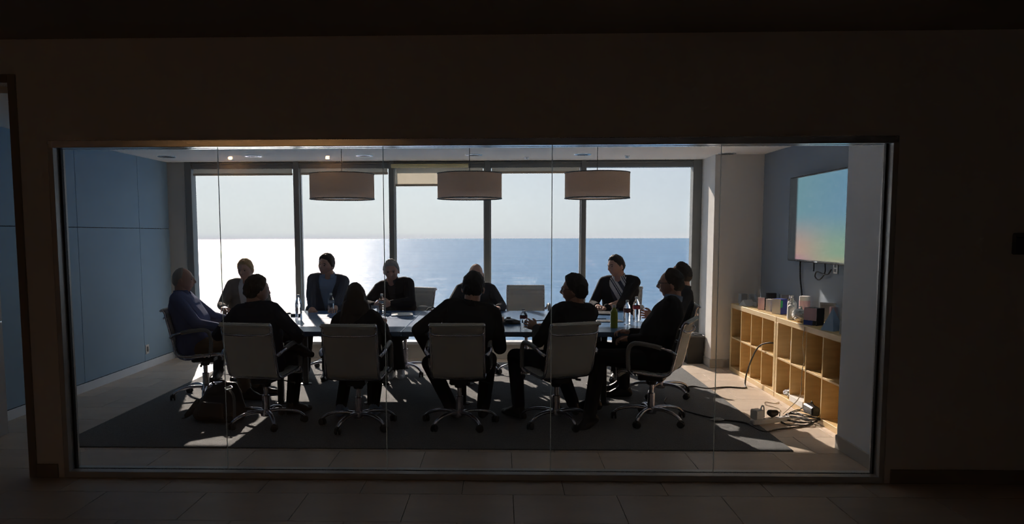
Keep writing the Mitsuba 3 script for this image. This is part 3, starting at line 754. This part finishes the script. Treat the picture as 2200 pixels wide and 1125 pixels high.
# ------------------------------------------------------------------ lamps
for x, lab in ((-1.566, 'brown drum lamp shade hanging over the left of the table'), (-0.321, 'brown drum lamp shade hanging over the middle of the table'), (0.912, 'brown drum lamp shade hanging over the right of the table')):
    t = thing('pendant_lamp', lab, 'lamp', 'drum pendants in a row over the table')
    m = at(x, 7.60)
    put('shade', shape(trimesh.creation.revolve([(.311, 1.905), (.311, 2.145)], sections=64), 'shade_fabric', True), t, m)
    put('shade_rim', shape(cat(lathe([(.305, 1.900), (.315, 1.900), (.315, 1.909), (.305, 1.909), (.305, 1.900)], 64), lathe([(.305, 2.141), (.315, 2.141), (.315, 2.149), (.305, 2.149), (.305, 2.141)], 64)), 'grey_plastic', 40), t, m)
    put('diffuser', shape(lathe([(0, 1.917), (.235, 1.917), (.242, 1.922), (.235, 1.927), (0, 1.927)], 56), 'opal_glass', 40), t, m)
    put('spider', shape(cat(*[tube([(0, 0, 2.12), (.31 * math.cos(a), .31 * math.sin(a), 2.135)], .003, 6) for a in (0.4, 2.5, 4.6)], cyl((0, 0, 1.915), (0, 0, 2.16), .007, 10), lathe([(0, 1.905), (.013, 1.91), (.013, 1.925), (0, 1.93)], 14)), 'satin_steel', 40), t, m)
    put('cord', shape(cyl((0, 0, 2.15), (0, 0, 2.452), .0032, 8), 'grey_plastic', True), t, m)
    put('ceiling_canopy', shape(lathe([(0, 2.435), (.055, 2.435), (.062, 2.445), (.062, CEIL), (0, CEIL)], 28), 'white_plastic', 40), t, m)
spots = ((-3.87, 'by the blue wall'), (-2.86, 'above the left window bay'), (-1.58, 'above the left lamp shade'), (-.33, 'above the middle lamp shade'), (.905, 'above the right lamp shade'), (2.53, 'above the white column'))
for x, lab in spots:
    t = thing('recessed_downlight', 'round unlit recessed downlight in the ceiling ' + lab, 'ceiling light', 'recessed downlights in a row')
    m = at(x, 8.95)
    put('trim_ring', shape(lathe([(.062, 2.452), (.092, 2.452), (.098, 2.456), (.098, CEIL), (.062, CEIL), (.062, 2.452)], 36), 'satin_steel', 40), t, m)
    put('lens', shape(lathe([(0, 2.4545), (.062, 2.4545), (.062, CEIL), (0, CEIL)], 30), 'gasket', 40), t, m)
for x, y, lab in ((.278, 9.235, 'tiny sprinkler head in the ceiling right of the middle lamp shade'), (1.435, 9.135, 'tiny sprinkler head in the ceiling right of the right lamp shade')):
    one('sprinkler_head', lathe([(0, 2.435), (.02, 2.436), (.012, 2.445), (.028, 2.452), (.03, CEIL), (0, CEIL)], 18), 'satin_steel', lab, 'sprinkler', 'ceiling sprinklers', 40, at(x, y))
# lit halogen spots of the corridor, seen mirrored in the glass
for x, lab in ((-4.12, 'small lit halogen spot in the corridor ceiling, nearer the doorway'), (-2.64, 'small lit halogen spot in the corridor ceiling, nearer the middle')):
    t = thing('halogen_spot', lab, 'ceiling light', 'lit corridor spots')
    m = at(x, -2.0)
    put('housing', shape(lathe([(.030, 2.728), (.062, 2.738), (.066, 2.745), (.066, 2.76), (.030, 2.76), (.030, 2.728)], 28), 'satin_steel', 40), t, m)
    lam = shape(lathe([(0, 2.690), (.022, 2.694), (.034, 2.706), (.030, 2.735), (0, 2.735)], 24), 'lamp_bulb', 40)
    lam['emitter'] = {'type': 'area', 'radiance': rgb(LAMP * 1.0, LAMP * 0.52, LAMP * 0.20)}
    put('bulb', lam, t, m)

# ------------------------------------------------------------------ screen on the slate wall
E0 = 2.0 ** -exposure
def screen_fn(p, n, uv):
    a = dr.clip(uv.x, 0, 1); b = dr.clip(uv.y, 0, 1)
    top = mix((.17, .34, .38), (.13, .29, .42), a)
    low = mix((.52, .34, .27), (.25, .39, .27), smoothstep(.10, .85, a))
    bot = mix((.48, .26, .30), (.36, .38, .24), smoothstep(.1, .7, a))
    c = mix(low, top, smoothstep(.10, .60, b)); c = mix(bot, c, smoothstep(.0, .10, b))
    return mix((.02, .024, .027), c * .80, smoothstep(.12, .165, a)) * E0
t = thing('wall_screen', 'large flat screen on the slate wall showing a blue to pink gradient', 'television')
put('cabinet', shape(cat(box(2.905, 2.95, 6.575, 8.025, 1.288, 2.118, .006), box(2.95, RW, 6.95, 7.65, 1.45, 1.95, .004)), 'black_plastic'), t)
dsp = shape(trimesh.Trimesh([[2.9035, 8.008, 1.308], [2.9035, 6.592, 1.308], [2.9035, 6.592, 2.102], [2.9035, 8.008, 2.102]], [[0, 1, 2], [0, 2, 3]], process=False), 'gasket', uv=np.array([[0, 0], [1, 0], [1, 1], [0, 1.0]])); dsp['emitter'] = {'type': 'area', 'radiance': mikit.proc(screen_fn)}
put('display', dsp, t)
put('badge', shape(box(2.9025, 2.9055, 7.27, 7.33, 1.291, 1.302), 'silver_card'), t)
one('screen_cable', tube(spline([(2.965, 7.84, 1.30), (2.968, 7.83, 1.12), (2.965, 7.76, .93), (2.95, 7.74, .80), (2.95, 7.70, .776)], 30), .008, 8), 'cable_black', 'thick black cable hanging from the screen down to the shelf', 'cable', None, 50)
one('screen_cable', tube(spline([(2.955, 7.22, 1.30), (2.962, 7.23, 1.20), (2.955, 7.33, 1.13), (2.955, 7.43, 1.15), (2.955, 7.40, 1.20), (2.955, 7.27, 1.19), (2.96, 7.16, 1.19), (2.965, 7.10, 1.235)], 50), .006, 8), 'cable_black', 'looped black cable under the middle of the screen', 'cable', None, 50)
one('screen_cable', tube(spline([(2.965, 7.50, 1.30), (2.968, 7.50, 1.24), (2.966, 7.50, 1.20)], 10), .006, 8), 'cable_black', 'short black plug hanging under the screen between two longer cables', 'cable', None, 50)
t = thing('wall_outlet', 'pale double wall outlet just under the screen', 'outlet')
put('plate', shape(box(RW - .008, RW, 7.00, 7.09, 1.20, 1.30, .003), 'white_plastic'), t)
put('socket', shape(box(RW - .0095, RW - .006, 7.02, 7.07, 1.255, 1.285, .001), 'grey_plastic'), t); put('socket', shape(box(RW - .0095, RW - .006, 7.02, 7.07, 1.215, 1.245, .001), 'grey_plastic'), t)
t = thing('wall_outlet', 'pale wall outlet low on the blue wall near the window', 'outlet')
put('plate', shape(box(LW, LW + .008, 8.88, 8.96, .17, .28, .003), 'white_plastic'), t)
put('socket', shape(box(LW + .006, LW + .0095, 8.90, 8.94, .195, .255, .001), 'grey_plastic'), t)
t = thing('card_reader', 'small dark reader on the corridor wall at the right edge of the picture', 'card reader')
put('case', shape(box(3.085, 3.20, HALL_Y - .03, HALL_Y, 1.43, 1.56, .008), 'grey_plastic'), t); put('slot', shape(box(3.10, 3.185, HALL_Y - .032, HALL_Y - .029, 1.53, 1.536), 'gasket'), t)

# ------------------------------------------------------------------ cube shelves
SX0, SX1, SH = 2.605, 2.975, .77
def cube_shelf(y0, y1, lab):
    t = thing('cube_shelf', lab, 'shelf', 'birch cube shelves under the screen')
    th, tv = .050, .017
    put('top_board', shape(box(SX0, SX1, y0, y1, SH - th, SH, .002), 'birch'), t); put('bottom_board', shape(box(SX0, SX1, y0, y1, 0.0, th, .002), 'birch'), t)
    put('side_panel', shape(box(SX0, SX1, y0, y0 + th, th, SH - th, .002), 'birch'), t); put('side_panel', shape(box(SX0, SX1, y1 - th, y1, th, SH - th, .002), 'birch'), t)
    w = (y1 - y0 - 2 * th - 3 * tv) / 4
    for k in range(4):
        a = y0 + th + k * (w + tv)
        put('shelf_board', shape(box(SX0 + .003, SX1 - .002, a, a + w, SH / 2 - tv / 2, SH / 2 + tv / 2, .001), 'birch'), t)
        if k < 3: put('divider', shape(box(SX0 + .002, SX1 - .002, a + w, a + w + tv, th, SH - th, .001), 'birch'), t)
        put('back_panel', shape(box(SX1 - .004, SX1, a, a + w, th, SH - th), 'birch_back'), t)
    return [y0 + th + k * (w + tv) for k in range(4)], w
cube_shelf(7.435, 8.905, 'birch cube shelf of eight cells beside the white column')
cells, cw = cube_shelf(5.955, 7.425, 'birch cube shelf of eight cells, the nearer of the two, by the tangled cables')
FL, MID = .05, SH / 2 + .0085

# things in the cells of the nearer shelf
one('carton', box(2.63, 2.84, cells[3] + .02, cells[3] + .07, MID, MID + .20, .003), 'paper', 'slim pale carton standing in an upper cell, nearest the shelf joint', 'box', 'cartons in the shelf cells')
one('carton', box(2.63, 2.86, cells[2] + .015, cells[2] + .06, MID, MID + .22, .003), 'card_grey', 'slim grey carton standing in the second upper cell from the shelf joint', 'box', 'cartons in the shelf cells')
one('carton', box(2.66, 2.86, cells[1] + .015, cells[1] + .05, MID, MID + .19, .003), 'card_black', 'dark slim carton in the third upper cell from the shelf joint', 'box', 'cartons in the shelf cells')
def lump(c, s, amp, seed, f=4.0, sub=3):
    m = trimesh.creation.icosphere(subdivisions=sub)
    n = meshkit.fbm(m.vertices * f + seed, 3, seed) - .5
    m.vertices = m.vertices * (1 + amp * n)[:, None] * V(*s); m.vertices[:, 2] -= m.vertices[:, 2].min()
    m.vertices += V(*c)
    return m
one('crumpled_bag', lump((2.70, cells[3] + .12, FL), (.085, .11, .035), .9, 3), 'silver_card', 'crumpled silver bag lying in the lower cell nearest the shelf joint', 'bag')
one('paper_box', box(2.60, 2.93, cells[2] + .01, cells[2] + cw - .01, FL, FL + .055, .003), 'paper', 'flat white box lying in the second lower cell from the shelf joint', 'box')
t = thing('power_brick', 'black power brick with a cable leaning out of a lower shelf cell', 'power adapter')
put('case', shape(box(2.56, 2.63, 6.40, 6.60, FL + .0, FL + .075, .012), 'black_plastic'), t)
put('cable', shape(tube(spline([(2.60, 6.45, FL + .075), (2.585, 6.47, FL + .11), (2.60, 6.52, FL + .10), (2.61, 6.55, FL + .07)], 14), .004, 6), 'cable_black', True), t)

# things on top of the shelves
B = dict(z=SH)
def carton(name, x, y, w, d, h, deg, mats, lab, faces=None):
    """small package: body, and printed panels on chosen sides"""
    t = thing(name, lab, 'box', 'boxes and samples on the shelf top')
    m = at(x, y, SH, deg)
    put('carton_body', shape(box(-w / 2, w / 2, -d / 2, d / 2, 0, h, .002), mats), t, m)
    for side, mt, (a0, a1, b0, b1) in faces or ():
        a0, a1, b0, b1 = [(-.5 + q) for q in (a0, a1)] + [b0 * h, b1 * h]
        e = .0012
        p = {'l': box(-w / 2 - e, -w / 2, a0 * d, a1 * d, b0, b1), 'f': box(a0 * w, a1 * w, -d / 2 - e, -d / 2, b0, b1)}[side]
        put('printed_panel', shape(p, mt), t, m)
    return t
carton('sample_box', 2.715, 8.83, .075, .075, .115, 8, 'card_grey', 'grey translucent box at the far end of the shelf top')
carton('sample_box', 2.80, 8.77, .07, .07, .115, 0, 'silver_card', 'light grey box standing second from the far end of the shelf top')
tent = lambda w, d, h: trimesh.convex.convex_hull(np.array([(-w / 2, -d / 2, 0), (w / 2, -d / 2, 0), (-w / 2, d / 2, 0), (w / 2, d / 2, 0), (-w / 2 * .96, 0, h), (w / 2 * .96, 0, h)]))
one('tent_card', tent(.13, .12, .065), 'paper', 'low white folded card at the far end of the shelf top', 'card', None, False, at(2.70, 8.62, SH, 25))
t = thing('award', 'clear twisted glass award on a grey foot, far end of the shelf top', 'award')
put('foot', shape(box(-.035, .035, -.035, .035, 0, .05, .006), 'card_grey'), t, at(2.77, 8.50, SH, 20))
put('figure', shape(lathe([(0, .05), (.02, .05), (.032, .09), (.036, .13), (.022, .17), (.028, .19), (0, .20)], 18), 'clear_glass', 40), t, at(2.77, 8.50, SH, 20))
carton('sample_box', 2.90, 8.45, .10, .06, .15, -10, 'card_black', 'tall black box at the back, behind the box with the green star')
star = np.array([(math.cos(a) * (.042 if k % 2 == 0 else .024), math.sin(a) * (.042 if k % 2 == 0 else .024)) for k, a in enumerate(np.arange(16) * np.pi / 8)])
def flat_star(y):
    import shapely.geometry as sg
    m = trimesh.creation.extrude_polygon(sg.Polygon(star), .0012, engine='earcut'); v = m.vertices
    m.vertices = np.stack([v[:, 0], y - v[:, 2], v[:, 1] + .075], 1)
    if m.volume < 0: m.invert()
    return m
k = carton('sample_box', 2.735, 8.16, .11, .085, .13, 34, 'card_black', 'black box with a green star and a pale pink side', [('l', 'card_pink', (.02, .98, .02, .98))])
put('star_print', shape(flat_star(-.0425), 'card_green'), k, at(2.735, 8.16, SH, 34))
carton('sample_box', 2.725, 7.98, .05, .06, .125, 30, 'paper', 'narrow white box right of the box with the green star')
carton('sample_box', 2.93, 8.10, .10, .05, .16, -6, 'card_grey', 'grey upright box at the back edge of the shelf top, left of the black cable')
carton('sample_box', 2.735, 7.72, .10, .10, .150, 32, 'card_blue', 'white and blue box in the middle of the shelf top', [('l', 'paper', (.0, 1.0, .0, 1.0)), ('f', 'card_green', (.0, .3, .45, .9))])
t = thing('perfume_bottle', 'small clear bottle with a silver cap behind the white and blue box', 'bottle')
put('glass', shape(lathe([(0, 0), (.03, 0), (.034, .05), (.034, .13), (.018, .145), (0, .145)], 20), 'clear_glass', 40), t, at(2.87, 7.80, SH)); put('cap', shape(lathe([(0, .146), (.017, .146), (.017, .175), (0, .175)], 18), 'satin_steel', 40), t, at(2.87, 7.80, SH))
for i, (x, y, h, r, lab) in enumerate(((2.70, 7.30, .215, .042, 'tallest white pump bottle in the cluster on the shelf top'), (2.66, 7.20, .175, .036, 'white bottle in front of the tallest pump bottle'), (2.72, 7.13, .13, .034, 'short white bottle at the right of the white cluster'))):
    t = thing('pump_bottle', lab, 'bottle', 'white bottles on the shelf top')
    m = at(x, y, SH)
    put('flask', shape(lathe([(0, 0), (r * .95, 0), (r, .006), (r, h * .66), (r * .8, h * .74), (r * .4, h * .78), (0, h * .78)], 24), 'paper', 40), t, m)
    put('pump', shape(cat(lathe([(0, h * .78), (r * .36, h * .78), (r * .36, h * .90), (r * .15, h * .92), (r * .15, h), (0, h)], 16), box(-r * .7, r * .3, -.006, .006, h * .95, h, .002)), 'white_plastic', 40), t, m)
one('cloth_bundle', lump((2.665, 7.03, SH), (.05, .10, .055), .5, 9), 'paper', 'crumpled white cloth at the foot of the pump bottles', 'cloth')
t = thing('canister', 'white cylindrical canister with a pink band at the back of the shelf top', 'canister')
put('body', shape(lathe([(0, 0), (.047, 0), (.049, .006), (.049, .185), (.046, .192), (0, .192)], 28), 'paper', 40), t, at(2.90, 7.52, SH)); put('band', shape(lathe([(.0492, .03), (.0502, .03), (.0502, .15), (.0492, .15), (.0492, .03)], 28), 'card_pink', 40), t, at(2.90, 7.52, SH))
for k_, (dz, mt, lab) in enumerate(((0, 'card_black', 'black booklet at the bottom of the small stack on the shelf top'), (.018, 'paper', 'white booklet in the middle of the small stack on the shelf top'), (.034, 'card_grey', 'grey booklet on top of the small stack on the shelf top'))):
    one('booklet', box(-.09, .09, -.12, .12, 0, .016, .002), mt, lab, 'book', 'booklets stacked on the shelf top', False, at(2.86, 7.22, SH + dz, (4, -6, 9)[k_]))
carton('sample_box', 2.70, 6.78, .10, .13, .150, 30, 'card_black', 'black box with a pale pink front near the right end of the shelf top', [('l', 'card_pink', (0, 1, .28, 1)), ('l', 'card_blue', (.3, 1, 0, .27))])
t = thing('picture_frame', 'grey photo frame leaning at the back of the shelf top', 'picture frame')
put('frame', shape(box(-.07, .07, -.008, .008, 0, .17, .003), 'silver_card'), t, at(2.93, 7.06, SH, -40)); put('picture', shape(box(-.055, .055, -.0095, -.007, .02, .15), 'card_grey'), t, at(2.93, 7.06, SH, -40))
carton('sample_box', 2.90, 6.86, .06, .06, .15, -10, 'card_pink', 'slim pink box behind the black box with the pink front')
t = thing('award', 'dark glass award with a pale column inside, right half of the shelf top', 'award')
put('foot', shape(box(-.05, .05, -.05, .05, 0, .03, .004), 'card_black'), t, at(2.88, 6.65, SH, 10)); put('figure', shape(box(-.042, .042, -.03, .03, .03, .19, .006), 'clear_glass'), t, at(2.88, 6.65, SH, 10))
t = thing('award', 'wide silver award plate on a black foot near the right end of the shelf top', 'award')
put('foot', shape(box(-.06, .06, -.04, .04, 0, .03, .004), 'card_black'), t, at(2.87, 6.42, SH, -20)); put('plate', shape(box(-.055, .055, -.01, .01, .03, .21, .004), 'satin_steel'), t, at(2.87, 6.42, SH, -20))
one('tent_card', trimesh.convex.convex_hull(np.array([(-.07, -.06, 0), (.07, -.06, 0), (-.07, .06, 0), (.07, .06, 0), (0, 0, .185)])), 'card_skyblue', 'tall blue-grey pyramid at the right end of the shelf top', 'card', None, False, at(2.70, 6.40, SH, 30))
carton('sample_box', 2.78, 6.22, .12, .09, .16, -15, 'card_black', 'black box at the right end of the shelf top, behind the pyramid')
carton('sample_box', 2.70, 6.12, .09, .08, .10, 10, 'card_grey', 'low grey box at the very right end of the shelf top')

# ------------------------------------------------------------------ cables and plugs on the floor
one('floor_cable', tube(spline([(2.72, 7.60, .46), (2.66, 7.68, .487), (2.58, 7.80, .44), (2.54, 7.90, .30), (2.52, 8.00, .12), (2.50, 7.98, .01), (2.45, 7.82, .007), (2.28, 7.86, .007), (2.06, 7.76, .012), (1.95, 7.84, .016), (1.80, 7.80, .016)], 90), .0075, 8), 'cable_black', 'black cable from a shelf cell across the tiles to the rug', 'cable', None, 50)
one('floor_cable', tube(spline([(2.66, 6.42, .06), (2.56, 6.36, .010), (2.42, 6.24, .008), (2.20, 6.14, .008), (2.05, 6.05, .012), (1.99, 6.30, .018), (1.80, 6.45, .016), (1.62, 6.70, .016), (1.49, 7.03, .016), (1.55, 7.30, .016)], 90), .0065, 8), 'cable_black', 'black cable from the plug strip over the rug to the chairs', 'cable', None, 50)
cr = np.random.default_rng(5)
tang = []
for j in range(4):
    c = V(2.42 + .06 * j, 6.40 + .04 * j, 0); n = 26
    a = np.linspace(0, 2 * np.pi * 1.6, n) + j
    tang.append(tube(spline(np.stack([c[0] + (.10 + .05 * cr.random(n)) * np.cos(a), c[1] + (.13 + .06 * cr.random(n)) * np.sin(a), .008 + .012 * j + .012 * cr.random(n)], 1), 110), .0045, 6))
one('cable_tangle', cat(*tang), 'cable_black', 'tangle of dark cables on the tiles in front of the nearer shelf', 'cables', None, 60)
one('thin_cable', tube(spline([(2.60, 6.72, .76), (2.592, 6.73, .60), (2.60, 6.70, .48), (2.592, 6.72, .38), (2.585, 6.705, .27), (2.58, 6.70, .19), (2.57, 6.75, .11), (2.50, 6.78, .02), (2.42, 6.66, .012)], 60), .0035, 6), 'cable_tan', 'thin pale cable hanging down the front of the nearer shelf', 'cable', None, 60)
one('thin_cable', tube(spline([(2.56, 7.16, .006), (2.50, 7.10, .006), (2.44, 7.16, .006), (2.40, 7.05, .006), (2.46, 6.90, .006), (2.44, 6.78, .006)], 40), .0035, 6), 'cable_tan', 'thin pale cable curling on the tiles left of the tangle', 'cable', None, 60)
t = thing('power_strip', 'white power strip lying on the floor at the edge of the rug', 'power strip')
m = at(2.20, 6.34, .010, 22)
put('bar', shape(box(-.19, .19, -.028, .028, 0, .042, .008), 'white_plastic'), t, m)
for q in (-.14, -.07, 0, .07, .14): put('socket', shape(lathe([(0, .0422), (.016, .0422), (.016, .043), (0, .043)], 16), 'grey_plastic'), t, m @ T().translate([q, 0, 0]))
put('cord', shape(tube(spline([(.19, 0, .02), (.25, .02, .01), (.30, .06, .0)], 12), .005, 6), 'white_plastic', True), t, m)
t = thing('plug_adapter', 'white cube adapter plugged into the left of the power strip', 'power adapter')
put('case', shape(box(-.175, -.095, -.04, .04, .045, .125, .008), 'white_plastic'), t, m); put('cord', shape(tube(spline([(-.10, 0, .12), (-.085, 0, .15), (-.06, .01, .13), (-.055, .01, .05)], 16), .006, 8), 'white_plastic', True), t, m)
t = thing('plug_adapter', 'black adapter plugged into the middle of the power strip', 'power adapter')
put('case', shape(tm(hull(((-.005, 0, .085), .026), ((.055, 0, .080), .024), ((.02, 0, .066), .022))), 'black_plastic', 40), t, m); put('cord', shape(tube(spline([(.075, 0, .085), (.105, .01, .075), (.11, .02, .03), (.14, .05, .0)], 16), .004, 6), 'cable_black', True), t, m)
one('paper_scrap', lump((1.786, 6.40, .010), (.05, .035, .012), .8, 4), 'card_grey', 'crumpled grey paper scrap on the dark rug near its right edge', 'paper')
t = thing('waste_bin', 'black waste bin standing beside the white column under the window', 'bin')
put('bin_body', shape(trimesh.convex.convex_hull(np.array([(sx * w, sy * d, z) for sx in (-1, 1) for sy in (-1, 1) for w, d, z in ((.085, .085, 0), (.105, .105, .33))])), 'black_plastic'), t, at(2.31, 9.40))
put('rim', shape(cat(box(-.11, .11, -.11, -.10, .325, .345, .003), box(-.11, .11, .10, .11, .325, .345, .003), box(-.11, -.10, -.11, .11, .325, .345, .003), box(.10, .11, -.11, .11, .325, .345, .003)), 'grey_plastic'), t, at(2.31, 9.40))
put('bin_bag', shape(lump((0, 0, .30), (.09, .09, .035), .7, 2), 'grey_plastic', True), t, at(2.31, 9.40))

# ------------------------------------------------------------------ brown bag beside the left chairs
t = thing('leather_bag', 'slumped brown leather backpack on the rug between the two left chairs', 'bag')
bag = soft(join([hull(((-.17, .02, .06), .06), ((.17, .03, .06), .06), ((-.15, -.08, .05), .05), ((.15, -.08, .05), .05), ((-.10, .04, .19), .07), ((.11, .05, .21), .06)),
                 hull(((-.10, .03, .19), .065), ((.11, .04, .21), .06), ((.0, .06, .27), .045), ((.10, .05, .28), .035))]), .016, 8)
b_ = tm(bag); n_ = meshkit.fbm(b_.vertices * 11, 3, 2) - .5; b_.vertices = b_.vertices + b_.vertex_normals * (n_ * .030)[:, None]
mb = at(-2.375, 6.36, .010, -12)
put('bag_body', shape(b_, 'leather_brown', 60), t, mb)
put('handle', shape(tube(spline([(-.06, .04, .27), (-.10, .05, .315), (-.02, .06, .325), (.06, .06, .30), (.11, .06, .285)], 24), .011, 8, .6), 'leather_brown', True), t, mb)
put('side_flap', shape(tm(soft(hull(((-.18, -.06, .10), .025), ((-.26, -.10, .045), .018), ((-.20, -.02, .14), .03)), .014, 4)), 'leather_brown', True), t, mb)
put('front_pocket', shape(tm(soft(hull(((-.10, -.13, .06), .03), ((.10, -.13, .06), .03), ((-.09, -.11, .15), .022), ((.09, -.11, .15), .022)), .014, 4)), 'leather_brown', True), t, mb)
put('strap', shape(tube(spline([(.09, -.02, .28), (.15, -.04, .22), (.18, -.08, .12), (.20, -.12, .02)], 20), .016, 8, .35), 'arm_vinyl', True), t, mb)
put('buckle', shape(tube(spline([(.06, -.02, .275), (.10, -.06, .27), (.14, -.04, .285), (.10, 0, .29), (.06, -.02, .275)], 24), .006, 8), 'satin_steel', True), t, mb)
put('strap', shape(tube(spline([(-.17, -.06, .09), (-.26, -.08, .03), (-.33, -.05, .008)], 16), .012, 8, .4), 'leather_brown', True), t, mb)

# ------------------------------------------------------------------ things on the table
def water_bottle(x, y, h, lab, band='label_maroon', z=TZ):
    t = thing('water_bottle', lab, 'bottle', 'water bottles on the table')
    s = h / .215; m = at(x, y, z) @ T().scale([1.0, 1.0, s])
    prof = [(0, 0), (.026, .0), (.031, .004), (.032, .02), (.0305, .027), (.032, .034), (.0305, .041), (.032, .048), (.0305, .055), (.032, .062), (.032, .10), (.0305, .105), (.0325, .112), (.0325, .140), (.026, .165), (.014, .185), (.0115, .190), (.0115, .196), (0, .196)]
    put('flask', shape(lathe(prof, 28), 'clear_plastic', 35), t, m)
    put('paper_band', shape(lathe([(.0328, .108), (.0336, .108), (.0336, .138), (.0328, .138), (.0328, .108)], 28), band, 40), t, m)
    put('screw_cap', shape(lathe([(0, .196), (.0135, .196), (.0145, .199), (.0145, .212), (.012, .215), (0, .215)], 20), 'white_plastic', 40), t, m)
water_bottle(-1.957, 7.355, .25, 'tall clear water bottle next to the small black box, left end of the table', 'acrylic')
water_bottle(-1.80, 8.06, .21, 'clear water bottle in front of the man with the blue shirt and blazer', 'card_grey')
water_bottle(-1.262, 8.045, .205, 'clear water bottle between the hands of the grey-haired man', 'card_grey')
water_bottle(.183, 6.747, .173, 'short water bottle with a dark label beside the conference phone')
water_bottle(1.128, 7.036, .225, 'water bottle with a dark label just right of the green juice bottle')
water_bottle(1.257, 7.302, .235, 'water bottle with a red label, rightmost on the table', 'label_red')
t = thing('juice_bottle', 'slim bottle of green juice with a clear cap on the right table', 'bottle')
m = at(.975, 6.789, TZ)
put('flask', shape(lathe([(0, 0), (.029, 0), (.032, .004), (.032, .135), (.027, .155), (.016, .168), (.0145, .18), (0, .18)], 28), 'juice', 40), t, m)
put('screw_cap', shape(lathe([(0, .18), (.0165, .18), (.017, .183), (.017, .20), (.015, .203), (0, .203)], 20), 'white_plastic', 40), t, m)
def tumbler(x, y, h, r, lab):
    one('drinking_glass', lathe([(0, 0), (r * .86, 0), (r, h), (r * .94, h), (r * .80, .012), (0, .012)], 28), 'clear_glass', lab, 'glass', 'glasses on the table', 40, at(x, y, TZ))
tumbler(-1.80, 6.60, .11, .037, 'clear drinking glass on the front edge of the left table')
tumbler(-1.27, 7.654, .12, .040, 'clear drinking glass right of the long-haired woman')
one('black_case', box(-.048, .048, -.03, .03, 0, .034, .004), 'black_plastic', 'small black case lying left of the tall water bottle', 'case', None, False, at(-2.075, 7.69, TZ, 8))
one('key_pouch', lump((0, 0, 0), (.055, .035, .016), .6, 6), 'grey_plastic', 'small grey pouch left of the black case on the table', 'pouch', None, True, at(-2.225, 7.86, TZ))
t = thing('conference_phone', 'dark three-legged conference phone on the table beside the short water bottle', 'phone')
m = at(.052, 7.10, TZ, 12)
ph = join([hull(((0, 0, .030), .028), ((.115 * math.cos(a), .115 * math.sin(a), .016), .016), ((.06 * math.cos(a + .35), .06 * math.sin(a + .35), .016), .016), ((.06 * math.cos(a - .35), .06 * math.sin(a - .35), .016), .016)) for a in (math.pi / 2, math.pi * 7 / 6, math.pi * 11 / 6)])
put('housing', shape(tm(soft(ph, .012, 4)), 'grey_plastic', 50), t, m)
put('keypad', shape(box(-.035, .035, -.085, -.03, .040, .047, .003), 'card_grey'), t, m)
put('speaker_grille', shape(lathe([(0, .056), (.022, .056), (.024, .060), (.02, .062), (0, .062)], 20), 'black_plastic', 40), t, m)
one('phone_cable', tube(spline([(.16, 7.16, .746), (.25, 7.28, .744), (.45, 7.40, .744), (.70, 7.50, .744), (1.0, 7.50, .744)], 40), .004, 6), 'cable_black', 'thin dark cable running right from the conference phone along the table', 'cable', None, 60)
one('tablet', box(-.12, .12, -.085, .085, 0, .008, .003), 'black_plastic', 'black tablet lying behind the green juice bottle', 'tablet', None, False, at(1.00, 7.30, TZ, 4))
one('headset', tube(spline([(-.05, 0, .008), (-.04, .03, .030), (0, .045, .038), (.04, .03, .030), (.05, 0, .008)], 20), .007, 8), 'black_plastic', 'small curved black headset lying by the empty middle of the far side', 'headset', None, 50, at(-.76, 8.22, TZ, -10))
one('notebook', box(-.11, .11, -.15, .15, 0, .012, .002), 'paper', 'white notepad in front of the grey-haired man with the bottle', 'notebook', None, False, at(-1.03, 7.88, TZ, 8))
one('notebook', box(-.105, .105, -.145, .145, 0, .014, .002), 'card_black', 'black notebook in front of the short-haired man by the window', 'notebook', None, False, at(1.02, 8.02, TZ, -12))
one('smartphone', box(-.036, .036, -.075, .075, 0, .008, .003), 'black_plastic', 'black smartphone on the near edge in front of the young man with glasses', 'phone', None, False, at(.34, 6.72, TZ, -28))
